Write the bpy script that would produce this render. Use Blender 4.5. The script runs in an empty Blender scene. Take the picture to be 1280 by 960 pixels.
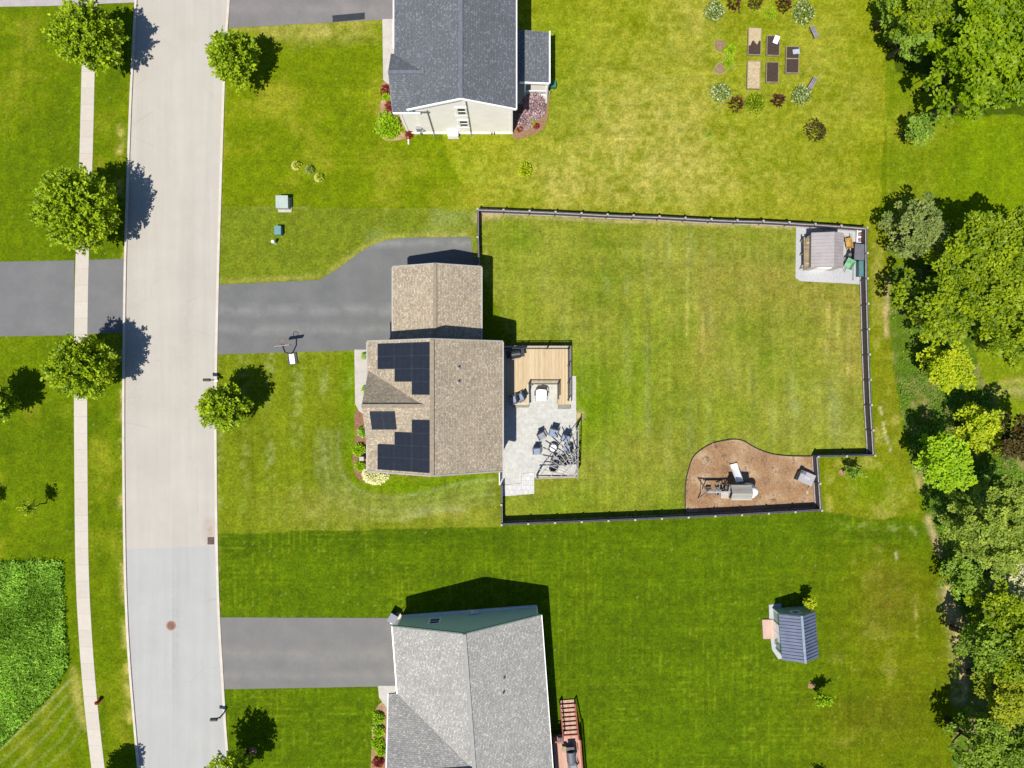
import bpy, math, random
import numpy as np
from mathutils import Vector

random.seed(7)
rng = np.random.default_rng(7)
S, H = 0.073, 64.3          # metres per survey unit on the ground; height of the drone
R = math.radians
sc = bpy.context.scene
col = sc.collection

def G(px, py, z=0.0):
    """survey coordinates (units of 7.3 cm, origin 640/480) of a point at height z -> metres"""
    k = S * (H - z) / H
    return ((px - 640) * k, (480 - py) * k, z)

LUM = (1.95, 1.95, 1.95)     # radiance of a white level surface in the noon sun, per channel
def lin1(v):
    v = v / 255.0
    return v / 12.92 if v <= 0.04045 else ((v + 0.055) / 1.055) ** 2.4
def C(r, g, b, f=1.0):
    return tuple(min(0.9, lin1(v) * f / l) for v, l in zip((r, g, b), LUM)) + (1.0,)

# ------------------------------------------------------------------ materials
def newmat(name):
    m = bpy.data.materials.new(name); m.use_nodes = True
    nt = m.node_tree; b = nt.nodes['Principled BSDF']
    return m, nt, b
def L(nt, a, b): nt.links.new(a, b)
def node(nt, t, **kw):
    n = nt.nodes.new(t)
    for k, v in kw.items():
        if k in n.inputs: n.inputs[k].default_value = v
        else: setattr(n, k, v)
    return n
def mixrgb(nt, fac, a, b, mode='MIX'):
    n = nt.nodes.new('ShaderNodeMix'); n.data_type = 'RGBA'; n.blend_type = mode
    for sock, v in ((n.inputs[0], fac), (n.inputs[6], a), (n.inputs[7], b)):
        if isinstance(v, (tuple, list, float, int)): sock.default_value = v
        else: nt.links.new(v, sock)
    return n.outputs[2]
def ramp(nt, src, p0, p1, c0=(0, 0, 0, 1), c1=(1, 1, 1, 1)):
    n = nt.nodes.new('ShaderNodeValToRGB'); e = n.color_ramp.elements
    e[0].position = p0; e[1].position = p1; e[0].color = c0; e[1].color = c1
    nt.links.new(src, n.inputs[0]); return n.outputs[0]
def noise(nt, vec, scale, detail=3, rough=0.6):
    n = node(nt, 'ShaderNodeTexNoise', Scale=scale, Detail=detail, Roughness=rough)
    if vec is not None: nt.links.new(vec, n.inputs['Vector'])
    return n.outputs['Fac']
def coords(nt, which='Object'):
    return nt.nodes.new('ShaderNodeTexCoord').outputs[which]
def bump(nt, b, src, strength, dist):
    n = node(nt, 'ShaderNodeBump', Strength=strength, Distance=dist)
    nt.links.new(src, n.inputs['Height']); nt.links.new(n.outputs[0], b.inputs['Normal'])

def pm(name, c1, c2=None, scale=3.0, rough=0.7, bmp=0.0, which='Object', detail=4, lo=0.35, hi=0.65, metal=0.0):
    m, nt, b = newmat(name)
    b.inputs['Roughness'].default_value = rough
    b.inputs['Metallic'].default_value = metal
    if c2 is None: c2 = tuple(x * 0.8 for x in c1[:3]) + (1,)
    v = coords(nt, which)
    f = ramp(nt, noise(nt, v, scale, detail), lo, hi)
    L(nt, mixrgb(nt, f, c1, c2), b.inputs['Base Color'])
    if bmp: bump(nt, b, noise(nt, v, scale * 6, 3), bmp, 0.02)
    return m

def shingles(name, ca, cb, cc, bw=0.26, rh=0.14):
    m, nt, b = newmat(name)
    b.inputs['Roughness'].default_value = 0.9
    uv = coords(nt, 'UV')
    def brick(w, h, a, c, off):
        n = node(nt, 'ShaderNodeTexBrick', Scale=1.0)
        n.offset = off
        n.inputs['Color1'].default_value = a; n.inputs['Color2'].default_value = c
        n.inputs['Mortar'].default_value = tuple(x * 0.45 for x in ca[:3]) + (1,)
        n.inputs['Mortar Size'].default_value = 0.012
        n.inputs['Brick Width'].default_value = w; n.inputs['Row Height'].default_value = h
        L(nt, uv, n.inputs['Vector']); return n
    k = brick(bw, rh, ca, cb, 0.5)
    k2 = brick(bw * 0.62, rh, (0, 0, 0, 1), (1, 1, 1, 1), 0.37)
    f = ramp(nt, k2.outputs['Color'], 0.72, 1.0)
    c = mixrgb(nt, f, k.outputs['Color'], cc)
    big = ramp(nt, noise(nt, uv, 0.5, 3), 0.3, 0.7, (0.86, 0.86, 0.86, 1), (1.08, 1.08, 1.08, 1))
    c = mixrgb(nt, 1.0, c, big, 'MULTIPLY')
    fine = ramp(nt, noise(nt, uv, 7, 3, 0.8), 0.25, 0.75, (0.6, 0.6, 0.6, 1), (1.36, 1.36, 1.36, 1))
    c = mixrgb(nt, 1.0, c, fine, 'MULTIPLY')
    L(nt, c, b.inputs['Base Color'])
    bump(nt, b, k.outputs['Fac'], 0.4, -0.01)
    return m

def siding(name, c, period=0.11, amp=0.8):
    m, nt, b = newmat(name)
    b.inputs['Roughness'].default_value = 0.6
    uv = coords(nt, 'UV')
    sp = nt.nodes.new('ShaderNodeSeparateXYZ'); L(nt, uv, sp.inputs[0])
    d = node(nt, 'ShaderNodeMath', operation='DIVIDE'); L(nt, sp.outputs[1], d.inputs[0]); d.inputs[1].default_value = period
    fr = node(nt, 'ShaderNodeMath', operation='FRACT'); L(nt, d.outputs[0], fr.inputs[0])
    k = ramp(nt, fr.outputs[0], 0.0, 0.2, tuple(x * amp for x in c[:3]) + (1,), c)
    n = ramp(nt, noise(nt, uv, 0.8), 0.3, 0.7, (0.93, 0.93, 0.93, 1), (1.03, 1.03, 1.03, 1))
    L(nt, mixrgb(nt, 1.0, k, n, 'MULTIPLY'), b.inputs['Base Color'])
    bump(nt, b, fr.outputs[0], 0.3, 0.01)
    return m

def boards(name, ca, cb, w=0.14, axis=0, rough=0.75):
    """boards running along one uv axis, each with its own tone"""
    m, nt, b = newmat(name)
    b.inputs['Roughness'].default_value = rough
    uv = coords(nt, 'UV')
    sp = nt.nodes.new('ShaderNodeSeparateXYZ'); L(nt, uv, sp.inputs[0])
    d = node(nt, 'ShaderNodeMath', operation='DIVIDE'); L(nt, sp.outputs[axis], d.inputs[0]); d.inputs[1].default_value = w
    fl = node(nt, 'ShaderNodeMath', operation='FLOOR'); L(nt, d.outputs[0], fl.inputs[0])
    wn = nt.nodes.new('ShaderNodeTexWhiteNoise'); wn.noise_dimensions = '1D'; L(nt, fl.outputs[0], wn.inputs['W'])
    fr = node(nt, 'ShaderNodeMath', operation='FRACT'); L(nt, d.outputs[0], fr.inputs[0])
    gap = ramp(nt, fr.outputs[0], 0.03, 0.1, (0.45, 0.4, 0.35, 1), (1, 1, 1, 1))
    mp = nt.nodes.new('ShaderNodeMapping'); L(nt, uv, mp.inputs[0])
    mp.inputs['Scale'].default_value = (8, 0.7, 1) if axis == 0 else (0.7, 8, 1)
    st = noise(nt, mp.outputs[0], 1.5, 4)
    c = mixrgb(nt, wn.outputs['Value'], ca, cb)
    c = mixrgb(nt, 1.0, c, gap, 'MULTIPLY')
    c = mixrgb(nt, 1.0, c, ramp(nt, st, 0.25, 0.75, (0.8, 0.78, 0.75, 1), (1.12, 1.12, 1.12, 1)), 'MULTIPLY')
    L(nt, c, b.inputs['Base Color'])
    return m

def pavers(name, ca, cb, bw, rh, mortar, msize=0.012):
    m, nt, b = newmat(name)
    b.inputs['Roughness'].default_value = 0.85
    uv = coords(nt, 'UV')
    n = node(nt, 'ShaderNodeTexBrick', Scale=1.0)
    n.inputs['Color1'].default_value = ca; n.inputs['Color2'].default_value = cb
    n.inputs['Mortar'].default_value = mortar; n.inputs['Mortar Size'].default_value = msize
    n.inputs['Brick Width'].default_value = bw; n.inputs['Row Height'].default_value = rh
    L(nt, uv, n.inputs['Vector'])
    g = ramp(nt, noise(nt, uv, 2.6, 6, 0.8), 0.3, 0.7, (0.74, 0.74, 0.74, 1), (1.14, 1.14, 1.13, 1))
    c = mixrgb(nt, 1.0, n.outputs['Color'], g, 'MULTIPLY')
    L(nt, c, b.inputs['Base Color'])
    return m

def leafmat(name, dark, light, trans=0.42, rough=0.5, gain=2.3):
    m, nt, b = newmat(name)
    dark, light = (tuple(min(.92, x * gain) for x in c[:3]) + (1,) for c in (dark, light))
    at = node(nt, 'ShaderNodeAttribute', attribute_name='tint')
    c = mixrgb(nt, at.outputs['Fac'], dark, light)
    L(nt, c, b.inputs['Base Color'])
    b.inputs['Roughness'].default_value = rough
    b.inputs['Specular IOR Level'].default_value = 0.25
    tr = nt.nodes.new('ShaderNodeBsdfTranslucent')
    L(nt, mixrgb(nt, 1.0, c, (1.15, 1.1, 0.6, 1), 'MULTIPLY'), tr.inputs[0])
    mx = nt.nodes.new('ShaderNodeMixShader'); mx.inputs[0].default_value = trans
    L(nt, b.outputs[0], mx.inputs[1]); L(nt, tr.outputs[0], mx.inputs[2])
    L(nt, mx.outputs[0], nt.nodes['Material Output'].inputs[0])
    return m

# ------------------------------------------------------------------ mesh helper
class MB:
    def __init__(s): s.v, s.f, s.m = [], [], []
    def poly(s, pts, mi=0):
        n = len(s.v); s.v += [tuple(p) for p in pts]; s.f.append(tuple(range(n, n + len(pts)))); s.m.append(mi)
    def _add(s, vs, fs, mi):
        n = len(s.v); s.v += [tuple(p) for p in vs]
        for f in fs: s.f.append(tuple(n + i for i in f)); s.m.append(mi)
    def bx(s, x0, x1, y0, y1, z0, z1, mi=0, rz=0, piv=None):
        vs = [(x0, y0, z0), (x1, y0, z0), (x1, y1, z0), (x0, y1, z0), (x0, y0, z1), (x1, y0, z1), (x1, y1, z1), (x0, y1, z1)]
        if rz:
            cx, cy = piv or ((x0 + x1) / 2, (y0 + y1) / 2); c_, s_ = math.cos(rz), math.sin(rz)
            vs = [(cx + (x - cx) * c_ - (y - cy) * s_, cy + (x - cx) * s_ + (y - cy) * c_, z) for x, y, z in vs]
        s._add(vs, [(3, 2, 1, 0), (4, 5, 6, 7), (0, 1, 5, 4), (1, 2, 6, 5), (2, 3, 7, 6), (3, 0, 4, 7)], mi); return s
    def box(s, cx, cy, cz, sx, sy, sz, mi=0, rz=0):
        return s.bx(cx - sx / 2, cx + sx / 2, cy - sy / 2, cy + sy / 2, cz - sz / 2, cz + sz / 2, mi, rz)
    def beam(s, p, q, w, h, mi=0):
        p, q = Vector(p), Vector(q); d = (q - p).normalized()
        up = Vector((0, 0, 1)) if abs(d.z) < 0.99 else Vector((0, 1, 0))
        sd = d.cross(up).normalized(); u = sd.cross(d)
        vs = []
        for e in (p, q):
            for a, b in ((-1, -1), (1, -1), (1, 1), (-1, 1)): vs.append(e + sd * (a * w / 2) + u * (b * h / 2))
        s._add(vs, [(0, 1, 2, 3), (7, 6, 5, 4), (0, 4, 5, 1), (1, 5, 6, 2), (2, 6, 7, 3), (3, 7, 4, 0)], mi); return s
    def tube(s, path, rad, n=8, mi=0, cap=True):
        path = [Vector(p) for p in path]
        if not isinstance(rad, (list, tuple)): rad = [rad] * len(path)
        rings = []
        ref = Vector((1, 0, 0))
        for i, p in enumerate(path):
            d = (path[min(i + 1, len(path) - 1)] - path[max(i - 1, 0)]).normalized()
            if abs(d.dot(ref)) > 0.95: ref = Vector((0, 1, 0)) if abs(d.y) < 0.9 else Vector((0, 0, 1))
            a = d.cross(ref).normalized(); b = d.cross(a)
            rings.append([p + (a * math.cos(2 * math.pi * k / n) + b * math.sin(2 * math.pi * k / n)) * rad[i] for k in range(n)])
        vs = [p for r in rings for p in r]; fs = []
        for i in range(len(path) - 1):
            for k in range(n):
                fs.append((i * n + k, i * n + (k + 1) % n, (i + 1) * n + (k + 1) % n, (i + 1) * n + k))
        if cap: fs += [tuple(reversed(range(n))), tuple(range((len(path) - 1) * n, len(path) * n))]
        s._add(vs, fs, mi); return s
    def lathe(s, prof, n=20, c=(0, 0), mi=0):
        vs = [(c[0] + r * math.cos(2 * math.pi * k / n), c[1] + r * math.sin(2 * math.pi * k / n), z) for r, z in prof for k in range(n)]
        fs = [(i * n + k, i * n + (k + 1) % n, (i + 1) * n + (k + 1) % n, (i + 1) * n + k) for i in range(len(prof) - 1) for k in range(n)]
        fs += [tuple(reversed(range(n))), tuple(range((len(prof) - 1) * n, len(prof) * n))]
        s._add(vs, fs, mi); return s
    def prism(s, pts, z0, z1, mi=0):
        a = sum(pts[i][0] * pts[(i + 1) % len(pts)][1] - pts[(i + 1) % len(pts)][0] * pts[i][1] for i in range(len(pts)))
        if a < 0: pts = pts[::-1]
        n = len(pts)
        vs = [(p[0], p[1], z0) for p in pts] + [(p[0], p[1], z1) for p in pts]
        fs = [tuple(reversed(range(n))), tuple(range(n, 2 * n))] + [(i, (i + 1) % n, n + (i + 1) % n, n + i) for i in range(n)]
        s._add(vs, fs, mi); return s
    def slab(s, pts, th, mi=0):
        """four or three roof corners (top side), thickened downwards"""
        pts = [Vector(p) for p in pts]
        nrm = (pts[1] - pts[0]).cross(pts[2] - pts[0])
        if nrm.z < 0: pts = pts[::-1]
        n = len(pts); lo = [p - Vector((0, 0, th)) for p in pts]
        fs = [tuple(range(n)), tuple(reversed(range(n, 2 * n)))] + [(i, n + i, n + (i + 1) % n, (i + 1) % n) for i in range(n)]
        s._add(pts + lo, fs, mi); return s
    def gable(s, x0, x1, y0, y1, ze, zr, axis='y', mi=0, z0=0.0):
        """closed house body with a gable; the ridge runs along axis"""
        if axis == 'y':
            xm = (x0 + x1) / 2; prof = [(x0, z0), (x1, z0), (x1, ze), (xm, zr), (x0, ze)]
            A = [(x, y0, z) for x, z in prof]; B = [(x, y1, z) for x, z in prof]
        else:
            ym = (y0 + y1) / 2; prof = [(y0, z0), (y1, z0), (y1, ze), (ym, zr), (y0, ze)]
            A = [(x1, y, z) for y, z in prof]; B = [(x0, y, z) for y, z in prof]
        n = 5
        fs = [tuple(range(n)), tuple(reversed(range(n, 2 * n)))] + [(i, n + i, n + (i + 1) % n, (i + 1) % n) for i in range(n)]
        s._add(A + B, fs, mi); return s
    def build(s, name, mats, parent=None, loc=(0, 0, 0), rz=0.0, smooth=False, scale=None):
        if not isinstance(mats, (list, tuple)): mats = [mats]
        me = bpy.data.meshes.new(name); me.from_pydata(s.v, [], s.f)
        for m in mats: me.materials.append(m)
        me.polygons.foreach_set('material_index', s.m)
        uvl = me.uv_layers.new(name='UVMap')
        Z = Vector((0, 0, 1))
        for p in me.polygons:
            nn = p.normal
            if abs(nn.z) > 0.995: t, v = Vector((1, 0, 0)), Vector((0, 1, 0))
            else: t = Z.cross(nn).normalized(); v = nn.cross(t)
            for li in p.loop_indices:
                co = me.vertices[me.loops[li].vertex_index].co
                uvl.data[li].uv = (co.dot(t), co.dot(v))
        if smooth: me.polygons.foreach_set('use_smooth', [True] * len(me.polygons))
        o = bpy.data.objects.new(name, me); col.objects.link(o)
        o.location = loc; o.rotation_euler = (0, 0, rz)
        if scale: o.scale = scale
        if parent: o.parent = parent
        return o

def tag(o, label=None, cat=None, group=None, kind=None):
    if label: o['label'] = label
    if cat: o['category'] = cat
    if group: o['group'] = group
    if kind: o['kind'] = kind
    return o
def thing(name, label, cat, loc=(0, 0, 0), rz=0.0, group=None):
    o = bpy.data.objects.new(name, None); col.objects.link(o)
    o.empty_display_size = 0.2
    o.location = loc; o.rotation_euler = (0, 0, rz)
    return tag(o, label, cat, group)
def copy_tree(o, parent=None):
    c = o.copy(); col.objects.link(c)
    if parent: c.parent = parent
    for ch in list(o.children): copy_tree(ch, c)
    return c

def smooth_poly(pts, n=6, closed=True):
    out = []; N = len(pts)
    for i in range(N if closed else N - 1):
        p0, p1, p2, p3 = (pts[(i + d) % N] if closed else pts[min(max(i + d, 0), N - 1)] for d in (-1, 0, 1, 2))
        for k in range(n):
            t = k / n
            out.append(tuple(0.5 * (2 * p1[a] + (p2[a] - p0[a]) * t + (2 * p0[a] - 5 * p1[a] + 4 * p2[a] - p3[a]) * t * t + (3 * p1[a] - p0[a] - 3 * p2[a] + p3[a]) * t ** 3) for a in (0, 1)))
    if not closed: out.append(pts[-1])
    return out
def sheet(name, pix, z, m, z0=None):
    pts = [G(*p)[:2] for p in pix]
    mb = MB(); mb.prism(pts, -0.05 if z0 is None else z0, z)
    return tag(mb.build(name, m), kind='structure')

# ------------------------------------------------------------------ foliage
def leaf_mesh(name, P, D, N, size, width, tint, m, parent=None, loc=(0, 0, 0)):
    n = len(P)
    D = D / (np.linalg.norm(D, axis=1, keepdims=True) + 1e-9)
    sd = np.cross(D, N); sd /= (np.linalg.norm(sd, axis=1, keepdims=True) + 1e-9)
    sz = size[:, None]; w = width[:, None]
    v = np.empty((n, 4, 3))
    v[:, 0] = P; v[:, 1] = P + D * sz * 0.45 + sd * w * 0.5; v[:, 2] = P + D * sz; v[:, 3] = P + D * sz * 0.45 - sd * w * 0.5
    me = bpy.data.meshes.new(name)
    me.vertices.add(4 * n); me.vertices.foreach_set('co', v.reshape(-1))
    me.loops.add(4 * n); me.loops.foreach_set('vertex_index', np.arange(4 * n, dtype=np.int32))
    me.polygons.add(n); me.polygons.foreach_set('loop_start', np.arange(0, 4 * n, 4, dtype=np.int32))
    me.update(calc_edges=True)
    a = me.attributes.new('tint', 'FLOAT', 'POINT'); a.data.foreach_set('value', np.repeat(tint, 4).astype(np.float32))
    me.materials.append(m)
    o = bpy.data.objects.new(name, me); col.objects.link(o); o.location = loc
    if parent: o.parent = parent
    return o

def unit(n):
    u = rng.normal(size=(n, 3)); return u / np.linalg.norm(u, axis=1, keepdims=True)

def crown_tufts(Rr, ht, hb, zc, ntuft, per, size, spiky=0.25, fill=0.5, lobes=9, lobe_amp=0.18):
    """points of leaf tufts through an uneven egg-shaped volume"""
    u = unit(ntuft)
    lob = unit(lobes); rad = np.ones(ntuft)
    dd = u @ lob.T
    rad += lobe_amp * (np.exp((dd - 1) * 14).sum(1) - 0.35)
    rad *= 1 + spiky * (rng.random(ntuft) ** 3) - spiky * 0.25
    r = fill + (1 - fill) * rng.random(ntuft) ** 0.55
    vert = np.where(u[:, 2] > 0, ht, hb)
    taper = 1 - 0.18 * np.clip(u[:, 2], 0, 1)
    T = u * np.stack([Rr * taper, Rr * taper, vert], 1) * (r * rad)[:, None]
    T[:, 2] += zc
    n = ntuft * per
    br = u * np.array([1, 1, .8]) + np.array([0, 0, .35]) + unit(ntuft) * .25
    br /= np.linalg.norm(br, axis=1, keepdims=True)
    U = np.repeat(br, per, 0)
    t = rng.random(n)
    ln = size * 2.6
    P = np.repeat(T, per, 0) - U * (t * ln)[:, None] + rng.normal(size=(n, 3)) * size * (0.16 + .3 * t)[:, None]
    D = U * 0.7 + unit(n) * 0.8 + np.array([0, 0, -.05])
    Nn = U * 0.5 + unit(n) * 0.5 + np.array([-.1, -.2, 0.7])
    tint = np.clip(np.repeat(rng.random(ntuft), per) * 0.55 + rng.random(n) * 0.45, 0, 1)
    return P, D, Nn, tint

def crown_clumps(Rr, ht, hb, zc, rc, size, dens, nbough=8, gap=.45, flat=.6):
    """boughs at different heights, each carrying rounded leaf sprays; dark gaps stay between them"""
    B = []
    for k in range(nbough):
        a = 2.4 * k + rng.uniform(-.4, .4); r = Rr * .66 * math.sqrt((k + .35) / nbough)
        dome = math.sqrt(max(0.0, 1 - (r / Rr) ** 2))
        B.append((r * math.cos(a), r * math.sin(a), zc + ht * (dome * .75 - .15) * rng.uniform(.55, 1.15), Rr * rng.uniform(.30, .46)))
    C_ = []
    for bx_, by_, bz_, br in B:
        n = max(5, int(2 * math.pi * br * br / (rc * rc) * .5))
        u = unit(n); u[:, 2] = np.abs(u[:, 2]) * np.where(rng.random(n) < .85, 1, -.7)
        rr = .75 + .35 * rng.random(n)
        C_.append(np.array([bx_, by_, bz_]) + u * np.array([br, br, br * .8]) * rr[:, None])
    # a lower skirt of sprays that closes the crown without filling the gaps to the top
    n = int(math.pi * Rr * Rr / (rc * rc) * .42)
    a = rng.random(n) * 6.283; r = Rr * .92 * np.sqrt(rng.random(n))
    C_.append(np.stack([r * np.cos(a), r * np.sin(a), zc - hb * (.15 + .6 * rng.random(n))], 1))
    T = np.concatenate(C_); T = T[rng.random(len(T)) > gap * .5]
    nc = len(T); per = max(6, int(dens * 3.3 * math.pi * rc * rc / (size * size * .55)))
    n = nc * per
    w = unit(n); w[:, 2] = np.abs(w[:, 2]) * np.where(rng.random(n) < .85, 1, -.5)
    rr = np.repeat(rc * (.5 + .55 * rng.random(nc)), per)
    P = np.repeat(T, per, 0) + w * np.stack([rr, rr, rr * flat], 1) * (.5 + .5 * rng.random(n) ** .5)[:, None]
    D = w * .7 + unit(n) * .7; D[:, 2] *= .5
    Nn = w * .45 + unit(n) * .4 + np.array([-.1, -.25, .9])
    tint = np.clip(np.repeat(rng.random(nc), per) * .55 + rng.random(n) * .45, 0, 1)
    return P, D, Nn, tint

def trunk_mesh(zc, ht, Rr, rad, parent, m, limbs=7):
    mb = MB()
    top = zc + ht * 0.55
    bend = [(random.uniform(-.06, .06) * zc, random.uniform(-.06, .06) * zc) for _ in range(5)]
    path = [(bend[i][0] * (i > 0), bend[i][1] * (i > 0), top * i / 4) for i in range(5)]
    mb.tube(path, [rad * 1.5, rad, rad * .8, rad * .5, rad * .15], 8)
    for k in range(limbs):
        a = 2 * math.pi * k / limbs + random.uniform(-.3, .3)
        t = random.uniform(0.3, 0.75); i = int(t * 4)
        b = Vector(path[i]).lerp(Vector(path[i + 1]), t * 4 - i)
        e = Vector((math.cos(a) * Rr * .75, math.sin(a) * Rr * .75, b.z + random.uniform(.2, .5) * ht))
        mid = b.lerp(e, .5) + Vector((0, 0, -.1 * ht * .5))
        mb.tube([b, mid, e], [rad * .45, rad * .28, rad * .08], 6)
    return mb.build('trunk', m, parent, smooth=True)

def tree(name, label, cx, cy, zc, Rr, ht, hb, mats, style='tuft', group=None, size=0.3, dens=1.0, cat='tree', rad=0.12, base=None, **kw):
    """crown centre at survey (cx, cy) and height zc"""
    x, y, _ = G(cx, cy, zc) if base is None else G(base[0], base[1], 0)
    t = thing(name, label, cat, (x, y, 0), 0, group)
    if style == 'tuft':
        per = 16
        n = int(dens * 9.0 * (4 * Rr * (ht + hb) / 2 * 1.2) / (size * size * 0.5) / per)
        P, D, N, tint = crown_tufts(Rr, ht, hb, zc, n, per, size, **kw)
    else:
        P, D, N, tint = crown_clumps(Rr, ht, hb, zc, kw.pop('rc', .55), size, dens, **kw)
    k = len(P)
    sz = size * (0.6 + 0.7 * rng.random(k)); w = sz * (0.5 + 0.2 * rng.random(k))
    leaf_mesh('crown', P, D, N, sz, w, tint, mats, t)
    trunk_mesh(zc, ht, Rr, rad, t, M['bark'])
    return t

def shrub(name, label, px, py, r, h, m, group=None, size=0.12, n=420, cat='shrub', spread=0.6, zc=None, base=None, rx=1.0, tp=1.0):
    """a low plant: leaves on an uneven dome, with short stems"""
    z = h * 0.5 if zc is None else zc
    x, y, _ = G(px, py, z)
    u = unit(n); u[:, 2] = np.abs(u[:, 2])
    lob = unit(7); lob[:, 2] *= 0.4; rad = 0.85 + 0.3 * np.exp((u @ lob.T - 1) * 9).sum(1)
    P = u * np.array([r * rx, r, h * 0.9]) * (rad * (0.45 + 0.55 * rng.random(n) ** 0.5))[:, None]
    P[:, 2] += h * 0.08
    D = u * 0.7 + unit(n) * spread; N = u * 0.4 + unit(n) * 0.5 + np.array([0, 0, 0.8])
    sz = size * (0.6 + 0.8 * rng.random(n)); tint = rng.random(n) ** tp
    t = thing(name, label, cat, (x, y, 0), 0, group)
    leaf_mesh('foliage', P, D, N, sz, sz * 0.6, tint, m, t)
    mb = MB()
    for k in range(4):
        a = 6.283 * k / 4 + random.random()
        mb.tube([(0.02 * math.cos(a), 0.02 * math.sin(a), 0), (r * .5 * math.cos(a), r * .5 * math.sin(a), h * .6)], [0.015, 0.005], 5)
    mb.build('stem', M['bark'], t)
    return t

def inside(poly, X, Y):
    r = np.zeros(X.shape, bool); n = len(poly)
    for i in range(n):
        x1, y1 = poly[i]; x2, y2 = poly[(i + 1) % n]
        c = ((y1 > Y) != (y2 > Y)) & (X < (x2 - x1) * (Y - y1) / (y2 - y1 + 1e-12) + x1)
        r ^= c
    return r
def blades(name, poly, n, h, size, m, label=None, lean=0.6, wid=0.3, thin=0.0):
    xs = [p[0] for p in poly]; ys = [p[1] for p in poly]
    X = rng.uniform(min(xs), max(xs), n * 3); Y = rng.uniform(min(ys), max(ys), n * 3)
    k = inside(poly, X, Y); X, Y = X[k][:n], Y[k][:n]; n = len(X)
    if thin: k = value_noise(X * S, Y * S, 2.2, 4, 17) > thin * (.8 + .4 * rng.random(n)); X, Y = X[k], Y[k]; n = len(X)
    X = X + rng.normal(size=n) * 1.6; Y = Y + rng.normal(size=n) * 1.6
    w = value_noise(X * S, Y * S, 1.6, 3, 11)
    w2 = value_noise(X * S, Y * S, 3.5, 3, 12); w = np.clip((w - .5) * 1.5 + .5 + (w2 - .5) * 1.2, 0, 1)
    P = np.stack([(X - 640) * S, (480 - Y) * S, h * (0.05 + 1.1 * w * rng.random(n))], 1)
    D = unit(n) * lean + np.array([0.05, 0.1, 0.55]); N = unit(n) * 0.7 + np.array([0, 0, 0.6])
    sz = size * (0.5 + rng.random(n)); tint = np.clip(w * 0.6 + rng.random(n) * 0.5 - 0.05, 0, 1)
    o = leaf_mesh(name, P, D, N, sz, sz * wid, tint, m)
    return tag(o, label, kind='stuff')

# smooth value noise in metres, 0..1
def value_noise(x, y, cell, octaves=3, seed=0):
    out = np.zeros_like(x, dtype=float); amp, tot = 1.0, 0.0
    for o in range(octaves):
        g = np.random.default_rng(seed * 31 + o).random((256, 256))
        u, v = x / cell, y / cell
        i, j = np.floor(u).astype(int), np.floor(v).astype(int); fu, fv = u - i, v - j
        fu = fu * fu * (3 - 2 * fu); fv = fv * fv * (3 - 2 * fv)
        a = g[i % 256, j % 256]; b = g[(i + 1) % 256, j % 256]; c = g[i % 256, (j + 1) % 256]; d = g[(i + 1) % 256, (j + 1) % 256]
        out += amp * (a * (1 - fu) * (1 - fv) + b * fu * (1 - fv) + c * (1 - fu) * fv + d * fu * fv)
        tot += amp; amp *= 0.55; cell *= 0.5
    return out / tot

# ------------------------------------------------------------------ palette
M = {}
M['bark'] = pm('bark', C(105, 90, 75), C(75, 62, 50), 8)
M['white'] = pm('white_trim', (.86, .85, .83, 1), (.8, .79, .77, 1), 2, 0.5)
M['fascia'] = pm('cream_fascia', C(215, 208, 198), C(200, 192, 182), 2, 0.5)
M['black'] = pm('black_metal', C(34, 36, 40), C(26, 28, 31), 4, 0.4)
M['dark'] = pm('dark_plastic', C(48, 50, 56), C(36, 38, 42), 4, 0.5)
M['glass'] = pm('window_glass', C(40, 50, 62), C(28, 36, 46), 1, 0.08)
M['asphalt'] = pm('asphalt', C(134, 133, 136), C(118, 118, 122), 1.2, 0.9, 0.3)
M['roof_tan'] = shingles('tan_shingles', C(226, 208, 180), C(196, 176, 148), C(246, 230, 204))
M['roof_grey'] = shingles('blue_grey_shingles', C(132, 137, 144), C(120, 125, 132), C(160, 165, 173))
M['roof_light'] = shingles('light_grey_shingles', C(218, 214, 206), C(196, 192, 185), C(246, 243, 236))
M['cap_tan'] = pm('tan_ridge_cap', C(190, 174, 150), C(168, 152, 130), 4, .9)
M['cap_grey'] = pm('grey_ridge_cap', C(134, 140, 152), C(118, 124, 136), 4, .9)
M['cap_light'] = pm('light_ridge_cap', C(196, 195, 190), C(182, 181, 176), 4, .9)
M['cream'] = siding('cream_siding', (.94, .86, .80, 1), amp=0.97)
M['tan_wall'] = siding('tan_siding', C(190, 178, 160))
M['green_wall'] = siding('green_siding', (.50, .66, .60, 1), amp=.9)
M['shed_green'] = siding('green_shed_wall', (.28, .40, .30, 1), 0.2)
M['concrete'] = pm('concrete', C(232, 224, 214), C(216, 208, 198), 1.5, 0.85)
M['gravel'] = pm('grey_gravel', C(226, 226, 228), C(204, 205, 208), 9, 0.95, 0.3)
def mulchmat():
    m, nt, b = newmat('bark_mulch'); v = coords(nt)
    c = mixrgb(nt, ramp(nt, noise(nt, v, 8, 6, .75), .32, .68), C(214, 172, 126), C(150, 110, 76))
    c = mixrgb(nt, ramp(nt, noise(nt, v, .55, 3), .48, .66), c, C(236, 204, 164))
    c = mixrgb(nt, ramp(nt, noise(nt, v, 1.1, 6, .8), .5, .66), c, C(122, 84, 62))
    L(nt, c, b.inputs['Base Color']); b.inputs['Roughness'].default_value = .95
    bump(nt, b, noise(nt, v, 12, 4, .8), .7, .05); return m
M['mulch'] = mulchmat()
M['mulchdark'] = pm('dark_mulch', C(190, 140, 108), C(140, 98, 74), 9, 0.95, 0.5, detail=6)
M['soil'] = pm('garden_soil', C(96, 74, 62), C(70, 54, 46), 12, 0.95, 0.5, detail=6)
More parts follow.
